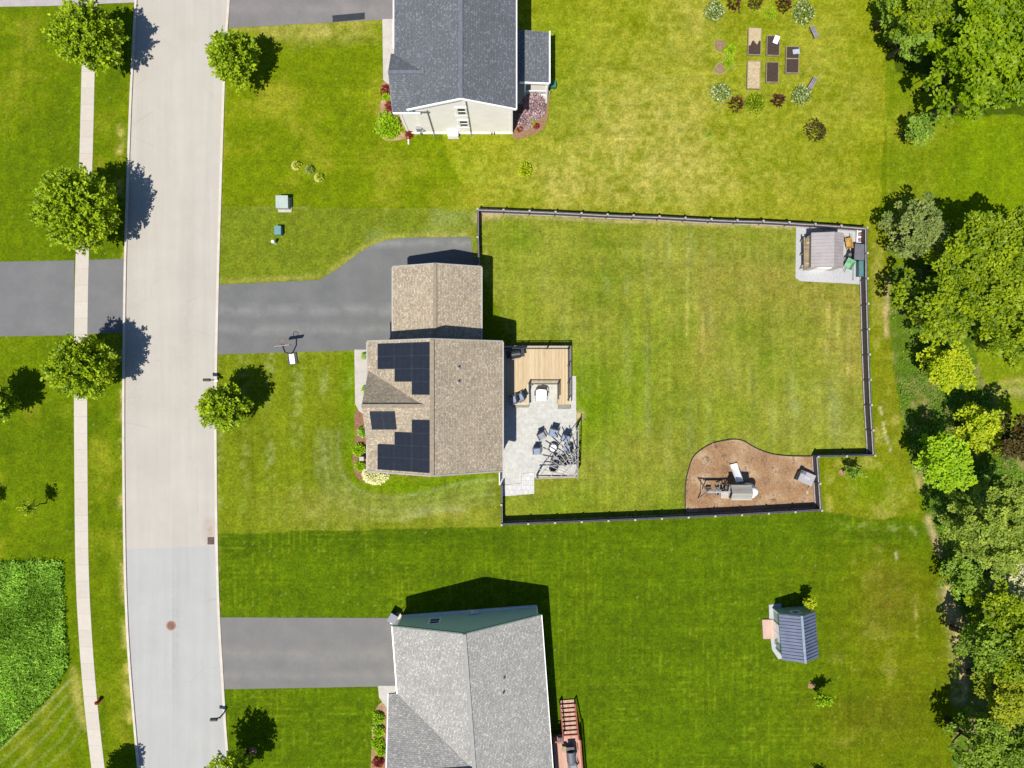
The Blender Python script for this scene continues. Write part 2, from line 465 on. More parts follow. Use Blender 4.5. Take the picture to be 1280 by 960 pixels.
M['straw'] = pm('straw', C(240, 222, 182), C(205, 178, 132), 7, 0.95, 0.4, detail=6)
M['bedwood'] = pm('weathered_bed_boards', C(190, 178, 140), C(160, 146, 110), 4, 0.85)
M['deck'] = boards('deck_boards', C(252, 228, 184), C(232, 202, 156), 0.14, 0)
M['deck_edge'] = pm('deck_edge_boards', C(236, 216, 184), C(216, 192, 158), 3)
M['deck_red'] = boards('red_deck_boards', C(248, 198, 176), C(230, 172, 150), 0.14, 0)
M['red_wood'] = pm('red_stained_wood', C(216, 116, 92), C(184, 88, 70), 4)
M['pinkwood'] = boards('pink_ramp_boards', C(252, 216, 198), C(240, 198, 180), 0.14, 0)
M['patio'] = pavers('patio_stone', C(242, 240, 232), C(230, 229, 222), 0.6, 0.45, C(220, 219, 213))
M['lightpaver'] = pavers('pale_paver', C(255, 253, 250), C(246, 244, 242), 0.42, 0.42, C(215, 214, 214), 0.02)
M['fence'] = pm('weathered_fence_boards', C(226, 214, 216), C(200, 188, 192), 3, 0.8)
M['fencedark'] = pm('dark_fence_panels', C(112, 104, 108), C(92, 85, 90), 3, 0.8)
M['cap'] = pm('pale_post_cap', C(225, 215, 212), C(200, 190, 188), 3)
M['solar'] = pm('solar_cells', C(44, 49, 60), C(38, 43, 53), 3, 0.4)
M['solar_b'] = pm('solar_frame', C(84, 90, 104), C(72, 78, 92), 3, 0.4)
M['rail'] = pm('aluminium_rail', C(190, 188, 190), None, 3, 0.4)
M['metal_tan'] = pm('tan_metal_roof', C(204, 194, 194), C(190, 180, 181), 1.2, 0.55)
M['metal_blue'] = pm('slate_blue_metal_roof', C(126, 138, 168), C(110, 122, 150), 1.2, 0.5)
M['metal_ridge'] = pm('pale_ridge_flashing', C(172, 186, 206), C(150, 165, 186), 2, 0.5)
M['bluecushion'] = pm('grey_blue_cushion', C(178, 194, 222), C(150, 168, 200), 5, 0.9)
M['greycushion'] = pm('grey_cushion', C(190, 194, 206), C(160, 165, 178), 5, 0.9)
M['whitecushion'] = pm('white_cushion', (.85, .84, .82, 1), (.78, .77, .76, 1), 4, 0.9)
M['timber'] = boards('pale_timber', C(214, 190, 150), C(176, 150, 112), 0.1, 1)
M['pergola'] = pm('pale_pergola_beams', C(214, 205, 200), C(180, 170, 164), 4)
M['teal'] = pm('teal_plastic', C(82, 130, 128), C(70, 115, 112), 2, 0.5)
M['mint'] = pm('mint_plastic', C(160, 222, 178), C(146, 208, 164), 2, 0.45)
M['yellow'] = pm('yellow_paint', C(236, 190, 96), C(214, 164, 74), 4, 0.45)
M['greylid'] = pm('grey_plastic', C(132, 132, 142), C(116, 116, 126), 3, 0.6)
M['red'] = pm('red_paint', C(214, 60, 48), C(180, 44, 36), 4, 0.45)
M['pinkred'] = pm('faded_red_paint', C(226, 160, 160), C(206, 110, 110), 6, 0.6)
M['orange'] = pm('orange_rim', C(226, 110, 60), None, 4, 0.4)
M['greygreen'] = pm('grey_green_metal', C(208, 224, 214), C(190, 208, 198), 2, 0.5)
M['tealmetal'] = pm('teal_metal', C(120, 176, 180), C(104, 160, 164), 2, 0.5)
M['iron'] = pm('rusty_iron', C(160, 128, 112), C(130, 96, 82), 10, 0.8)
M['irondark'] = pm('dark_iron', C(98, 84, 76), C(74, 62, 56), 10, 0.8)
M['brick'] = pm('terracotta_ring', C(206, 158, 136), C(184, 132, 110), 10, 0.9)
M['bluepaint'] = pm('pale_blue_beam', C(190, 208, 232), C(160, 182, 214), 3, 0.5)
M['playwood'] = pm('play_timber', C(206, 190, 172), C(170, 152, 134), 4)
M['playroof'] = boards('grey_play_roof', C(222, 216, 204), C(188, 184, 174), 0.18, 1)
M['playtan'] = pm('beige_plastic', C(226, 208, 188), C(212, 192, 170), 2, 0.5)
M['paleblue'] = pm('pale_blue_sheet', C(216, 228, 240), C(196, 210, 226), 5, 0.8)
M['benchwood'] = boards('weathered_bench_boards', C(178, 172, 172), C(150, 146, 148), 0.12, 0)
M['binblue'] = pm('blue_grey_bin', C(92, 104, 128), C(78, 90, 112), 3, 0.5)
M['copper'] = pm('galvanised_pipe', C(200, 200, 196), None, 4, 0.5)

LF = {}
LF['street'] = leafmat('street_maple_leaves', C(66, 108, 8, 0.66), C(186, 206, 30, 0.82), trans=.38, gain=2.5)
LF['maple'] = leafmat('bright_maple_leaves', C(98, 140, 4, 0.62), C(182, 210, 22, 0.7), gain=2.0)
LF['woods'] = leafmat('woodland_leaves', C(78, 116, 6, 0.66), C(182, 200, 28, 0.78), gain=2.15)
LF['woods2'] = leafmat('mid_green_leaves', C(88, 124, 26, 0.62), C(166, 192, 58, 0.72), gain=2.6)
LF['olive'] = leafmat('olive_silver_leaves', C(100, 126, 50, 0.62), C(182, 194, 108, 0.72), gain=2.2)
LF['dusty'] = leafmat('dusty_green_leaves', C(92, 130, 30, 0.62), C(166, 194, 70, 0.74), gain=2.6)
LF['lime'] = leafmat('lime_leaves', C(148, 182, 10, 0.62), C(226, 232, 40, 0.7))
LF['limegreen'] = leafmat('bright_green_leaves', C(136, 186, 10, 0.62), C(200, 230, 40, 0.68))
LF['gold'] = leafmat('golden_leaves', C(124, 148, 14, 0.62), C(204, 208, 44, 0.7))
LF['pale'] = leafmat('pale_dense_leaves', C(88, 124, 26, 0.62), C(196, 212, 84, 0.8), gain=2.2)
LF['purple'] = leafmat('purple_leaves', C(70, 42, 26, 0.7), C(126, 78, 46, 0.7), 0.2, gain=1.5)
LF['maroon'] = leafmat('red_shrub_leaves', C(130, 34, 34, 0.8), C(178, 76, 50, 0.8), 0.2, gain=1.5)
LF['bronze'] = leafmat('bronze_dark_leaves', C(66, 44, 26, 0.7), C(124, 112, 40, 0.7), 0.2, gain=1.5)
LF['varieg'] = leafmat('variegated_leaves', C(104, 140, 36, 0.9), C(252, 246, 196, 1.0), 0.25, gain=1.5)
LF['cream'] = leafmat('cream_blossom', C(196, 200, 96, 1.0), C(255, 252, 214, 1.0), 0.3, gain=1.75)
LF['pink'] = leafmat('pink_blossom', C(150, 108, 104, 0.85), C(255, 226, 236, 0.95), 0.25, gain=1.3)
LF['weeds'] = leafmat('tall_weeds', C(76, 118, 6, 0.85), C(172, 206, 92, 1.0), 0.48, gain=3.0)
LF['weeds2'] = leafmat('rank_undergrowth', C(74, 122, 26, 0.85), C(156, 186, 84, 1.0), 0.48, gain=2.9)

# ------------------------------------------------------------------ lawn: one sheet, colours of real turf laid out in metres
def lawn():
    st = 0.15
    xs = np.arange(-52, 52.01, st); ys = np.arange(-40, 40.01, st)
    nx, ny = len(xs), len(ys)
    X, Y = np.meshgrid(xs, ys)
    px, py = X / S + 640, 480 - Y / S
    N = lambda cell, seed, oc=3: value_noise(X + 300, Y + 300, cell, oc, seed)
    n0, n1, n2, n3 = N(9, 1, 4), N(3.2, 2, 4), N(1.1, 3, 3), N(0.4, 4, 2)
    wx, wy = (N(5, 21) - .5) * 30, (N(5, 22) - .5) * 30      # wobble for soft borders
    def col_(r, g, b): return np.array(C(r, g, b)[:3])
    lush, mid, yel, tan, bright, dirt = col_(84, 112, 8), col_(128, 146, 16), col_(174, 170, 52), col_(216, 198, 112), col_(120, 154, 8), col_(214, 188, 140)
    pale = col_(172, 178, 112)
    A = np.empty(X.shape + (3,)); A[:] = mid
    def blend(c, w): A[:] = A * (1 - np.clip(w, 0, 1)[..., None]) + c * np.clip(w, 0, 1)[..., None]
    def sstep(a, b, v): t = np.clip((v - a) / (b - a), 0, 1); return t * t * (3 - 2 * t)
    def zone(poly, soft=0.0):
        if soft <= 0: return inside(poly, px, py).astype(float)
        return inside(poly, px + wx * soft, py + wy * soft).astype(float)
    def spot(cx, cy, rx, ry=None, p=1.0):
        ry = ry or rx
        d = ((px + wx * .8 - cx) / rx) ** 2 + ((py + wy * .8 - cy) / ry) ** 2
        return np.exp(-d * p)
    def stroke(pts, w, feather=1.0):
        d = np.full(X.shape, 1e9)
        for (x1, y1), (x2, y2) in zip(pts[:-1], pts[1:]):
            dx, dy = x2 - x1, y2 - y1
            t = np.clip(((px - x1) * dx + (py - y1) * dy) / (dx * dx + dy * dy + 1e-9), 0, 1)
            d = np.minimum(d, np.hypot(px - x1 - t * dx, py - y1 - t * dy))
        return np.exp(-(d / w) ** 2 * feather)
    # west side of the road
    west = zone([(-400, -400), (172, -400), (150, 400), (160, 800), (175, 1400), (-400, 1400)])
    blend(col_(112, 136, 14), west * (0.35 + 0.5 * n0))
    blend(yel, west * sstep(.5, .85, n1) * .55)
    blend(lush, west * sstep(.55, .9, N(4, 31)) * .5)
    # front lawn of the grey house
    f1 = zone([(270, -100), (480, -100), (480, 170), (600, 180), (600, 262), (270, 262)])
    blend(col_(132, 150, 14), f1 * .8); blend(yel, f1 * sstep(.42, .8, n1) * .75)
    blend(tan, f1 * np.clip(spot(415, 42, 45, 14) + spot(350, 40, 26, 8), 0, 1) * n2 * 1.2)
    # big back lawn to the north
    nb = zone([(480, -200), (1120, -200), (1100, 284), (1000, 279), (760, 268), (596, 262), (560, 200)], .25)
    blend(col_(160, 168, 30), nb * .85)
    blend(yel, nb * sstep(.25, .8, n1 * .6 + n3 * .4) * .7)
    blend(tan, nb * sstep(.2, .8, n2 * .3 + n1 * .4 + n3 * .3) * np.clip(spot(800, 175, 120, 90) + .6 * spot(700, 230, 90, 35) + .5 * spot(860, 30, 70, 40) + .45 * spot(1035, 110, 45, 70) + .4 * spot(900, 220, 120, 40), 0, 1) * .85)
    blend(bright, nb * np.clip(.6 * spot(700, 120, 40, 60) + .55 * spot(570, 215, 24, 30) + .5 * spot(700, 40, 50, 50), 0, 1) * n1)
    # strip north of the drive
    f2 = zone([(270, 258), (592, 262), (598, 330), (270, 370)])
    blend(col_(140, 152, 46), f2 * .8); blend(pale, f2 * sstep(.45, .85, n1) * .5)
    blend(pale, f2 * stroke([(320, 258), (590, 259)], 2) * .7)
    blend(tan, stroke([(272, 352), (400, 346), (425, 330), (455, 309), (485, 297), (520, 294), (588, 293)], 3.5) * (.15 + .4 * n2))
    blend(tan, stroke([(270, 444), (440, 441)], 4) * (.1 + .45 * n2))
    blend(tan, stroke([(275, 768), (488, 768)], 3) * (.1 + .45 * n2) + stroke([(282, 865), (470, 862)], 3.5) * (.1 + .5 * n2))
    blend(tan, stroke([(286, 38), (476, 27)], 3.5) * (.1 + .45 * n2))
    # front lawn of the tan house with mowing stripes
    f3 = zone([(268, 440), (460, 440), (460, 590), (626, 590), (626, 660), (270, 670)])
    blend(col_(138, 150, 34), f3 * .85)
    st1 = .5 + .5 * np.sin((px + 6 * n1 - 300) * 2 * np.pi / 33)
    blend(pale, f3 * sstep(.4, 1, st1) * sstep(.35, .75, N(2.4, 33)) * sstep(.25, .75, n3) * .6 * (px < 440))
    blend(bright, f3 * stroke([(436, 450), (436, 560), (450, 600), (520, 612), (600, 598)], 11) * .7)
    for k, (o, a) in enumerate([(0, .7), (9, .5), (18, .65), (27, .4)]):
        blend(pale, f3 * stroke(smooth_poly([(424 - o, 540), (425 - o, 585 + o * .3), (445 - o * .5, 612 + o), (480, 622 + o), (520, 618 + o), (580, 604 + o), (618, 600 + o)], 5, False), 3.2) * a * (.35 + n1))
    blend(pale, f3 * stroke(smooth_poly([(505, 648), (525, 640), (555, 637), (580, 636)], 5, False), 4) * .8)
    blend(tan, f3 * (.35 * spot(400, 640, 60, 25) + .3 * spot(560, 640, 60, 20)) * n2 * 1.5)
    # fenced yard
    fy = zone([(597, 262), (1077, 285), (1088, 568), (1024, 570), (1025, 634), (627, 652), (627, 590), (640, 430), (598, 330)])
    blend(col_(154, 162, 54), fy * .9)
    blend(col_(122, 148, 26), fy * sstep(.5, .78, N(3.5, 41)) * .6)
    blend(col_(174, 168, 76), fy * sstep(.42, .75, N(4.5, 42) * .6 + n1 * .4) * .6)
    blend(col_(178, 158, 82), fy * .85 * np.clip(spot(960, 350, 120, 50) * .7 + spot(1060, 430, 40, 90) * .7 + spot(880, 420, 14, 60) * .9 + spot(800, 560, 50, 30) * .4, 0, 1) * (.3 + n2 * .9))
    blend(bright, fy * np.clip(spot(735, 500, 40, 70) * .9 + spot(690, 630, 60, 20) * .7 + spot(640, 300, 30, 40) * .6 + spot(800, 500, 60, 50) * .4, 0, 1) * (.3 + n1 * .7))
    st2 = .5 + .5 * np.sin((px + 5 * n1) * 2 * np.pi / 26)
    blend(pale, fy * sstep(.4, 1, st2) * sstep(.45, .8, N(3, 43)) * .28)
    st3 = .5 + .5 * np.sin((py + 5 * n1) * 2 * np.pi / 19)
    blend(lush, fy * sstep(.6, 1, st3) * sstep(.5, .8, N(4, 44)) * .35 * (py < 350))
    for x0, y0, y1, w in ((879, 390, 440, 2), (1062, 395, 470, 2), (1049, 390, 430, 2), (1035, 380, 450, 3), (860, 300, 420, 1.5)):
        blend(tan, fy * stroke([(x0, y0), (x0 - 2, y1)], w) * n2 * 1.1)
    for rr in (40, 52):
        blend(tan, fy * stroke([(998 - rr * .4 + rr * math.cos(t), 365 + rr * .6 * math.sin(t)) for t in np.linspace(-1.2, .8, 12)], 1.6) * .55 * n1 * 1.4)
    blend(pale, fy * (spot(1044, 520, 10, 40) * .7 + spot(988, 500, 8, 40) * .6) * n2 * 1.5)
    blend(dirt, stroke([(598, 272), (605, 268), (622, 268)], 6) * 1.0)
    blend(dirt, np.clip(stroke([(630, 270), (760, 276), (990, 284)], 2.2) * .8 * n2 * 1.6, 0, 1))
    blend(dirt, spot(727, 522, 8, 8, 1.5) * 1.2)
    # south lawn, freshly cut, fine grid of mower lines
    sl = zone([(250, 669), (400, 664), (627, 658), (627, 653), (840, 645), (1027, 637), (1100, 640), (1160, 655), (1185, 700), (1200, 1300), (250, 1300)], .1)
    blend(col_(104, 130, 10), sl * .97)
    blend(lush, sl * sstep(.45, .8, n1) * .35)
    blend(col_(84, 110, 6), sl * stroke([(270, 680), (630, 668)], 14) * .6)
    g1 = .5 + .5 * np.sin((px + 2 * n2) * 2 * np.pi / 7.5); g2 = .5 + .5 * np.sin((py + 2 * n2 + px * .02) * 2 * np.pi / 7.5)
    blend(col_(146, 160, 40), sl * (sstep(.7, 1, g1) * sstep(.4, .7, N(2.5, 51)) + sstep(.7, 1, g2) * sstep(.45, .75, N(2.5, 52))) * sstep(.2, .7, n3) * .52)
    blend(col_(134, 136, 24), sl * sstep(940, 1120, px + wx) * sstep(660, 720, py) * (.25 + .6 * n1))
    blend(tan, sl * sstep(.55, .85, n2 * .5 + n1 * .5) * sstep(960, 1120, px + wx * 2) * .3)
    blend(col_(132, 118, 44), sl * (spot(1110, 745, 34, 40) * .8 + spot(1090, 900, 60, 30) * .5) * (.2 + n2))
    for x0, y0, y1 in ((1144, 740, 800), (1120, 690, 735)):
        blend(tan, stroke([(x0, y0), (x0 + 2, y1)], 2.2) * sstep(.4, .8, n2) * sstep(.2, .7, n3) * .7)
    for cx_, cy_, rr in ((1128, 672, 18), (1122, 676, 24), (1132, 668, 14), (1048, 664, 14), (1080, 668, 14), (1105, 676, 20)):
        blend(pale, stroke([(cx_ + rr * math.cos(t), cy_ + rr * .8 * math.sin(t)) for t in np.linspace(-2.6, -.1, 12)], 1.2) * .5 * sstep(.35, .75, n3))
    gr = .5 + .5 * np.sin((px + 3 * n2) * 2 * np.pi / 11.0)
    blend(col_(176, 178, 80), fy * sstep(.6, 1, gr) * sstep(.35, .7, N(3, 71)) * .35)
    g3 = .5 + .5 * np.sin((py + 2 * n2) * 2 * np.pi / 9.0)
    blend(col_(172, 170, 50), (f1 + f3 * .5 + nb) * sstep(.65, 1, g3) * sstep(.45, .75, N(3, 72)) * .22)
    # strip between fence and wood, and the clearing beyond
    es = zone([(1090, 280), (1110, 280), (1112, 350), (1116, 440), (1126, 540), (1150, 640), (1100, 650), (1030, 640), (1030, 575), (1095, 570), (1086, 285)])
    blend(col_(146, 150, 34), es * .9); blend(tan, es * sstep(.5, .8, n2) * .4)
    blend(bright, es * spot(1090, 610, 40, 26) * .6)
    ne = zone([(1100, -200), (1700, -200), (1700, 300), (1110, 285)])
    blend(col_(138, 156, 28), ne * .8); blend(yel, ne * sstep(.4, .8, n1) * .6 * (px < 1190)); blend(col_(134, 156, 12), ne * sstep(1160, 1200, px + wx) * .85 * (py > 120))
    ee = zone([(1215, 430), (1700, 400), (1700, 560), (1265, 545), (1232, 480)], .2)
    blend(col_(142, 160, 30), ee * .9)
    for rr in (0, 12):
        blend(tan, stroke(smooth_poly([(1240, 500 + rr), (1245, 488 + rr), (1256, 478 + rr), (1300, 474 + rr), (1400, 476)], 5, False), 4) * (.6 - rr * .02))
    blend(col_(186, 178, 116), spot(1275, 493, 16, 8) * .7)
    blend(dirt, stroke([(1226, 482), (1236, 494)], 5) * .9)
    # floor of the wood
    wf = zone([(1116, 330), (1150, 330), (1300, 270), (1700, 300), (1700, 430), (1215, 430), (1230, 480), (1265, 545), (1700, 560), (1700, 1300), (1200, 1300), (1190, 930), (1205, 850), (1195, 760), (1165, 660), (1140, 590), (1118, 470), (1110, 380)])
    blend(col_(104, 132, 44), wf * .85); blend(col_(176, 158, 108), wf * sstep(.5, .75, n2) * .65)
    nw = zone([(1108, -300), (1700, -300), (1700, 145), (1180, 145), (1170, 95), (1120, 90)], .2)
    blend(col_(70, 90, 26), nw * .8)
    # bare edges of the wood
    blend(dirt, stroke([(1111, 352), (1109, 372), (1107, 390), (1108, 420)], 3) * (.2 + n2) * 1.1)
    blend(dirt, stroke([(1160, 648), (1165, 664), (1171, 680), (1176, 692)], 4.5) * (.4 + n2) * 1.2)
    blend(dirt, np.clip(stroke([(1184, 740), (1192, 770), (1199, 800), (1202, 835), (1200, 872)], 9) * (.4 + n2) * 1.3, 0, 1))
    blend(tan, stroke([(1140, 575), (1150, 612)], 3) * n2)
    for (a, b) in ((1100, 510), (1102, 516), (1104, 530), (1105, 536), (1108, 548), (1110, 553), (1106, 541), (1113, 562), (1120, 692), (1121, 697)):
        blend(col_(226, 216, 170), spot(a - .0, b, 2.2, 3.0, 1.0) * .0 + np.exp(-(((px - a) / 1.7) ** 2 + ((py - b) / 2.6) ** 2)) * .9)
    # rough field at the lower left and its mown border
    wd = zone([(-400, 702), (79, 700), (82, 760), (87, 832), (62, 872), (0, 936), (-400, 1300)])
    blend(col_(62, 104, 22), wd * .95)
    for o, a in ((0, .8), (11, .45), (24, .5), (38, .35), (50, .3)):
        blend(pale, stroke([(-20 + o, 955 + o * .6), (40 + o, 900 + o * .6), (88 + o * .4, 850 + o * .9)], 1.8) * a * (1 - wd))
    blend(tan, np.clip(stroke([(92, 838), (97, 870), (104, 910)], 5) * n2 * 1.1, 0, 1) * (1 - wd))
    # dry turf along paths and kerbs
    blend(tan, stroke([(151, 160), (149, 230), (154, 500), (152, 600), (154, 700), (160, 860), (166, 940)], 5) * sstep(.4, .7, n2) * .75)
    blend(tan, stroke([(278, 110), (272, 320)], 4) * sstep(.4, .7, n2) * .5 + stroke([(269, 450), (270, 680), (275, 765)], 4) * sstep(.4, .7, n2) * .55)
    AN = lambda cx_, cy_, sd_: value_noise((X + 300) / cx_, (Y + 300) / cy_, 1.0, 3, sd_) - .5
    vs_, hs_ = AN(.35, 5, 81), AN(5, .35, 82)
    vs2, hs2 = AN(.9, 9, 83), AN(9, .9, 84)
    yv = fy * sstep(340, 380, py) + f3 + west * .6
    A *= (1 + .34 * (vs_ * np.clip(yv + sl * .8 + ne * .6, 0, 1) + hs_ * np.clip(fy * .35 + nb * .7 + sl * .8 + f1 * .6, 0, 1)) + .3 * (vs2 * np.clip(yv + ne, 0, 1) + hs2 * np.clip(nb * .6 + sl * .8 + fy * (1 - sstep(340, 380, py)), 0, 1)))[..., None]
    # mottling everywhere: clumps of greener and drier turf, clover flowers
    A *= (1 + .14 * (n2 - .5) + .5 * (n3 - .5) + .16 * (n1 - .5))[..., None]
    A *= 1 + np.array([.22, .06, -.1]) * ((N(0.5, 61) - .5) * .9)[..., None]
    sp = np.random.default_rng(5).random(X.shape)
    A[sp > .9972] = A[sp > .9972] * .6 + pale * .5
    A *= np.array([.955, 1.01, .86])
    # mesh with a skirt to the horizon
    nvg = nx * ny
    Vv = np.zeros((nvg + 8, 3)); Vv[:nvg, 0] = X.ravel(); Vv[:nvg, 1] = Y.ravel()
    big = 1800.0
    xa, xb, ya, yb = xs[0], xs[-1], ys[0], ys[-1]
    Vv[nvg:nvg + 4] = [(xa, ya, 0), (xb, ya, 0), (xb, yb, 0), (xa, yb, 0)]
    Vv[nvg + 4:] = [(-big, -big, 0), (big, -big, 0), (big, big, 0), (-big, big, 0)]
    idx = np.arange(nvg).reshape(ny, nx)
    q = np.stack([idx[:-1, :-1], idx[:-1, 1:], idx[1:, 1:], idx[1:, :-1]], -1).reshape(-1, 4)
    e = nvg
    ring = np.array([[e + 4, e + 5, e + 1, e], [e + 5, e + 6, e + 2, e + 1], [e + 6, e + 7, e + 3, e + 2], [e + 7, e + 4, e, e + 3]])
    F = np.concatenate([q, ring]).astype(np.int32)
    me = bpy.data.meshes.new('lawn')
    me.vertices.add(len(Vv)); me.vertices.foreach_set('co', Vv.reshape(-1))
    me.loops.add(F.size); me.loops.foreach_set('vertex_index', F.reshape(-1))
    me.polygons.add(len(F)); me.polygons.foreach_set('loop_start', np.arange(0, F.size, 4, dtype=np.int32))
    me.update(calc_edges=True)
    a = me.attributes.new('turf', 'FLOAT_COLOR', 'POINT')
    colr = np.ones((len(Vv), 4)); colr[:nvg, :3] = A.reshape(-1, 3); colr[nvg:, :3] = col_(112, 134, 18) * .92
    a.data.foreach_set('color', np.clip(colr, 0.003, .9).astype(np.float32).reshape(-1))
    m, nt, b = newmat('turf')
    at = node(nt, 'ShaderNodeAttribute', attribute_name='turf')
    v = coords(nt, 'Object')
    f1_ = ramp(nt, noise(nt, v, 4.5, 4, .75), .3, .7, (.56, .6, .45, 1), (1.44, 1.38, 1.55, 1))
    f2_ = ramp(nt, noise(nt, v, 13, 3, .8), .3, .7, (.58, .62, .45, 1), (1.38, 1.34, 1.5, 1))
    c = mixrgb(nt, 1.0, at.outputs['Color'], f1_, 'MULTIPLY'); c = mixrgb(nt, 1.0, c, f2_, 'MULTIPLY')
    L(nt, c, b.inputs['Base Color']); b.inputs['Roughness'].default_value = 0.9
    b.inputs['Specular IOR Level'].default_value = 0.0
    bump(nt, b, noise(nt, v, 9, 4, .8), 0.6, 0.06)
    me.materials.append(m)
    o = bpy.data.objects.new('lawn', me); col.objects.link(o)
    tag(o, kind='structure')
lawn()

# ------------------------------------------------------------------ road, kerbs, walk, drives
def strip(name, lp, rp, m, z, z0=-0.05, y0=-260, y1=1220, step=6, joints=None):
    yy = np.arange(y0, y1 + 1, step)
    def sm(p):
        ys_ = [a[1] for a in p]; xs_ = [a[0] for a in p]
        d = np.arange(y0 - 60, y1 + 61, step); v = np.interp(d, ys_, xs_)
        v = np.convolve(np.pad(v, 10, mode='edge'), np.ones(15) / 15, 'same')[10:-10]
        return np.interp(yy, d, v)
    xl, xr = sm(lp), sm(rp)
    mb = MB(); n = len(yy); vs = []
    for k in range(n):
        for x in (xl[k], xr[k]):
            g = G(x, yy[k]); vs += [(g[0], g[1], z), (g[0], g[1], z0)]
    fs = []
    for k in range(n - 1):
        a = 4 * k; b_ = a + 4
        fs += [(a, b_, b_ + 2, a + 2), (a + 1, b_ + 1, b_, a), (a + 2, b_ + 2, b_ + 3, a + 3)]
    fs += [(0, 2, 3, 1), (4 * n - 4, 4 * n - 3, 4 * n - 1, 4 * n - 2)]
    mb._add(vs, fs, 0)
    return tag(mb.build(name, m), kind='structure')

WK = [(186, -260), (172, 0), (166.5, 100), (164, 160), (160, 280), (158.5, 330), (157.5, 400), (156.5, 480), (156.5, 560), (157.5, 660), (159, 740), (163, 820), (168, 880), (175, 960), (205, 1220)]
EK = [(300, -260), (285, 0), (280, 60), (277, 150), (274, 250), (271.5, 330), (270, 400), (268.5, 470), (268, 540), (269, 640), (270, 700), (272, 770), (277, 850), (282, 940), (285, 960), (312, 1220)]
SW = [(138, -260), (121, 0), (119, 70), (117, 160), (115, 230), (111, 320), (109.5, 400), (109, 500), (110, 640), (111, 720), (114, 780), (119, 850), (125, 910), (131, 960), (162, 1220)]
off = lambda p, d: [(a + d, b) for a, b in p]
def roadmat():
    m, nt, b = newmat('road_asphalt')
    v = coords(nt, 'Object')
    sp = nt.nodes.new('ShaderNodeSeparateXYZ'); L(nt, v, sp.inputs[0])
    # old warm surface to the north of the paving joint, newer grey one to the south
    mp = node(nt, 'ShaderNodeMath', operation='MULTIPLY_ADD'); L(nt, sp.outputs[0], mp.inputs[0]); mp.inputs[1].default_value = -0.035; L(nt, sp.outputs[1], mp.inputs[2])
    st = ramp(nt, mp.outputs[0], 0.0, 1.0)
    mr = node(nt, 'ShaderNodeMapRange'); L(nt, mp.outputs[0], mr.inputs[0])
    mr.inputs[1].default_value = -13.86; mr.inputs[2].default_value = -13.78
    warm = mixrgb(nt, ramp(nt, noise(nt, v, .35, 4), .3, .7), C(224, 216, 204), C(215, 207, 195))
    cool = mixrgb(nt, ramp(nt, noise(nt, v, .35, 4), .3, .7), C(212, 211, 207), C(204, 203, 200))
    c = mixrgb(nt, mr.outputs[0], cool, warm)
    mpp = nt.nodes.new('ShaderNodeMapping'); L(nt, v, mpp.inputs[0]); mpp.inputs['Scale'].default_value = (1.2, .05, 1)
    c = mixrgb(nt, 1.0, c, ramp(nt, noise(nt, mpp.outputs[0], 1.3, 4), .3, .7, (.95, .95, .95, 1), (1.04, 1.04, 1.04, 1)), 'MULTIPLY')
    c = mixrgb(nt, 1.0, c, ramp(nt, noise(nt, v, 14, 3, .8), .3, .7, (.93, .93, .93, 1), (1.06, 1.06, 1.06, 1)), 'MULTIPLY')
    def near(cx_, cy_, rx_, ry_, colr, amt):
        nonlocal c
        q = nt.nodes.new('ShaderNodeMapping'); L(nt, v, q.inputs[0]); q.inputs['Location'].default_value = (-cx_ / rx_, -cy_ / ry_, 0); q.inputs['Scale'].default_value = (1 / rx_, 1 / ry_, 0)
        ln = node(nt, 'ShaderNodeVectorMath', operation='LENGTH'); L(nt, q.outputs[0], ln.inputs[0])
        f = ramp(nt, ln.outputs['Value'], 0.0, 1.0, (amt, amt, amt, 1), (0, 0, 0, 1))
        mm = node(nt, 'ShaderNodeMath', operation='MULTIPLY'); L(nt, f, mm.inputs[0]); L(nt, ramp(nt, noise(nt, v, 2.2, 4, .7), .3, .6), mm.inputs[1])
        c = mixrgb(nt, mm.outputs[0], c, colr)
    near(-30.9, -24, .12, 16, C(176, 176, 174), .7)
    near(-27.6, -13.3, .8, 1.5, C(196, 164, 140), .8)
    near(-30.6, -22, .5, 9, C(182, 182, 180), .5); near(-34.5, 3, 1.2, 14, C(196, 188, 178), .5); near(-29.5, 8, 1.0, 18, C(198, 190, 180), .45)
    cr = node(nt, 'ShaderNodeTexVoronoi', feature='DISTANCE_TO_EDGE', Scale=.16); 
    wv = mixrgb(nt, .12, v, nt.nodes.new('ShaderNodeTexNoise').outputs['Color']); L(nt, wv, cr.inputs['Vector'])
    ck = ramp(nt, cr.outputs['Distance'], .0015, .006, (.2, .2, .2, 1), (0, 0, 0, 1))
    mk = node(nt, 'ShaderNodeMath', operation='MULTIPLY'); L(nt, ck, mk.inputs[0]); L(nt, ramp(nt, noise(nt, v, .25, 2), .5, .62), mk.inputs[1])
    c = mixrgb(nt, mk.outputs[0], c, C(150, 146, 140))
    L(nt, c, b.inputs['Base Color']); b.inputs['Roughness'].default_value = .9
    return m
strip('road', WK, EK, roadmat(), 0.012)
M['kerb'] = pm('kerb_concrete', C(252, 243, 228), C(238, 226, 208), 1.5, .85)
strip('kerb_west', off(WK, -3.0), off(WK, -.1), M['kerb'], 0.13)
strip('kerb_east', off(EK, -.1), off(EK, 3.0), M['kerb'], 0.09)
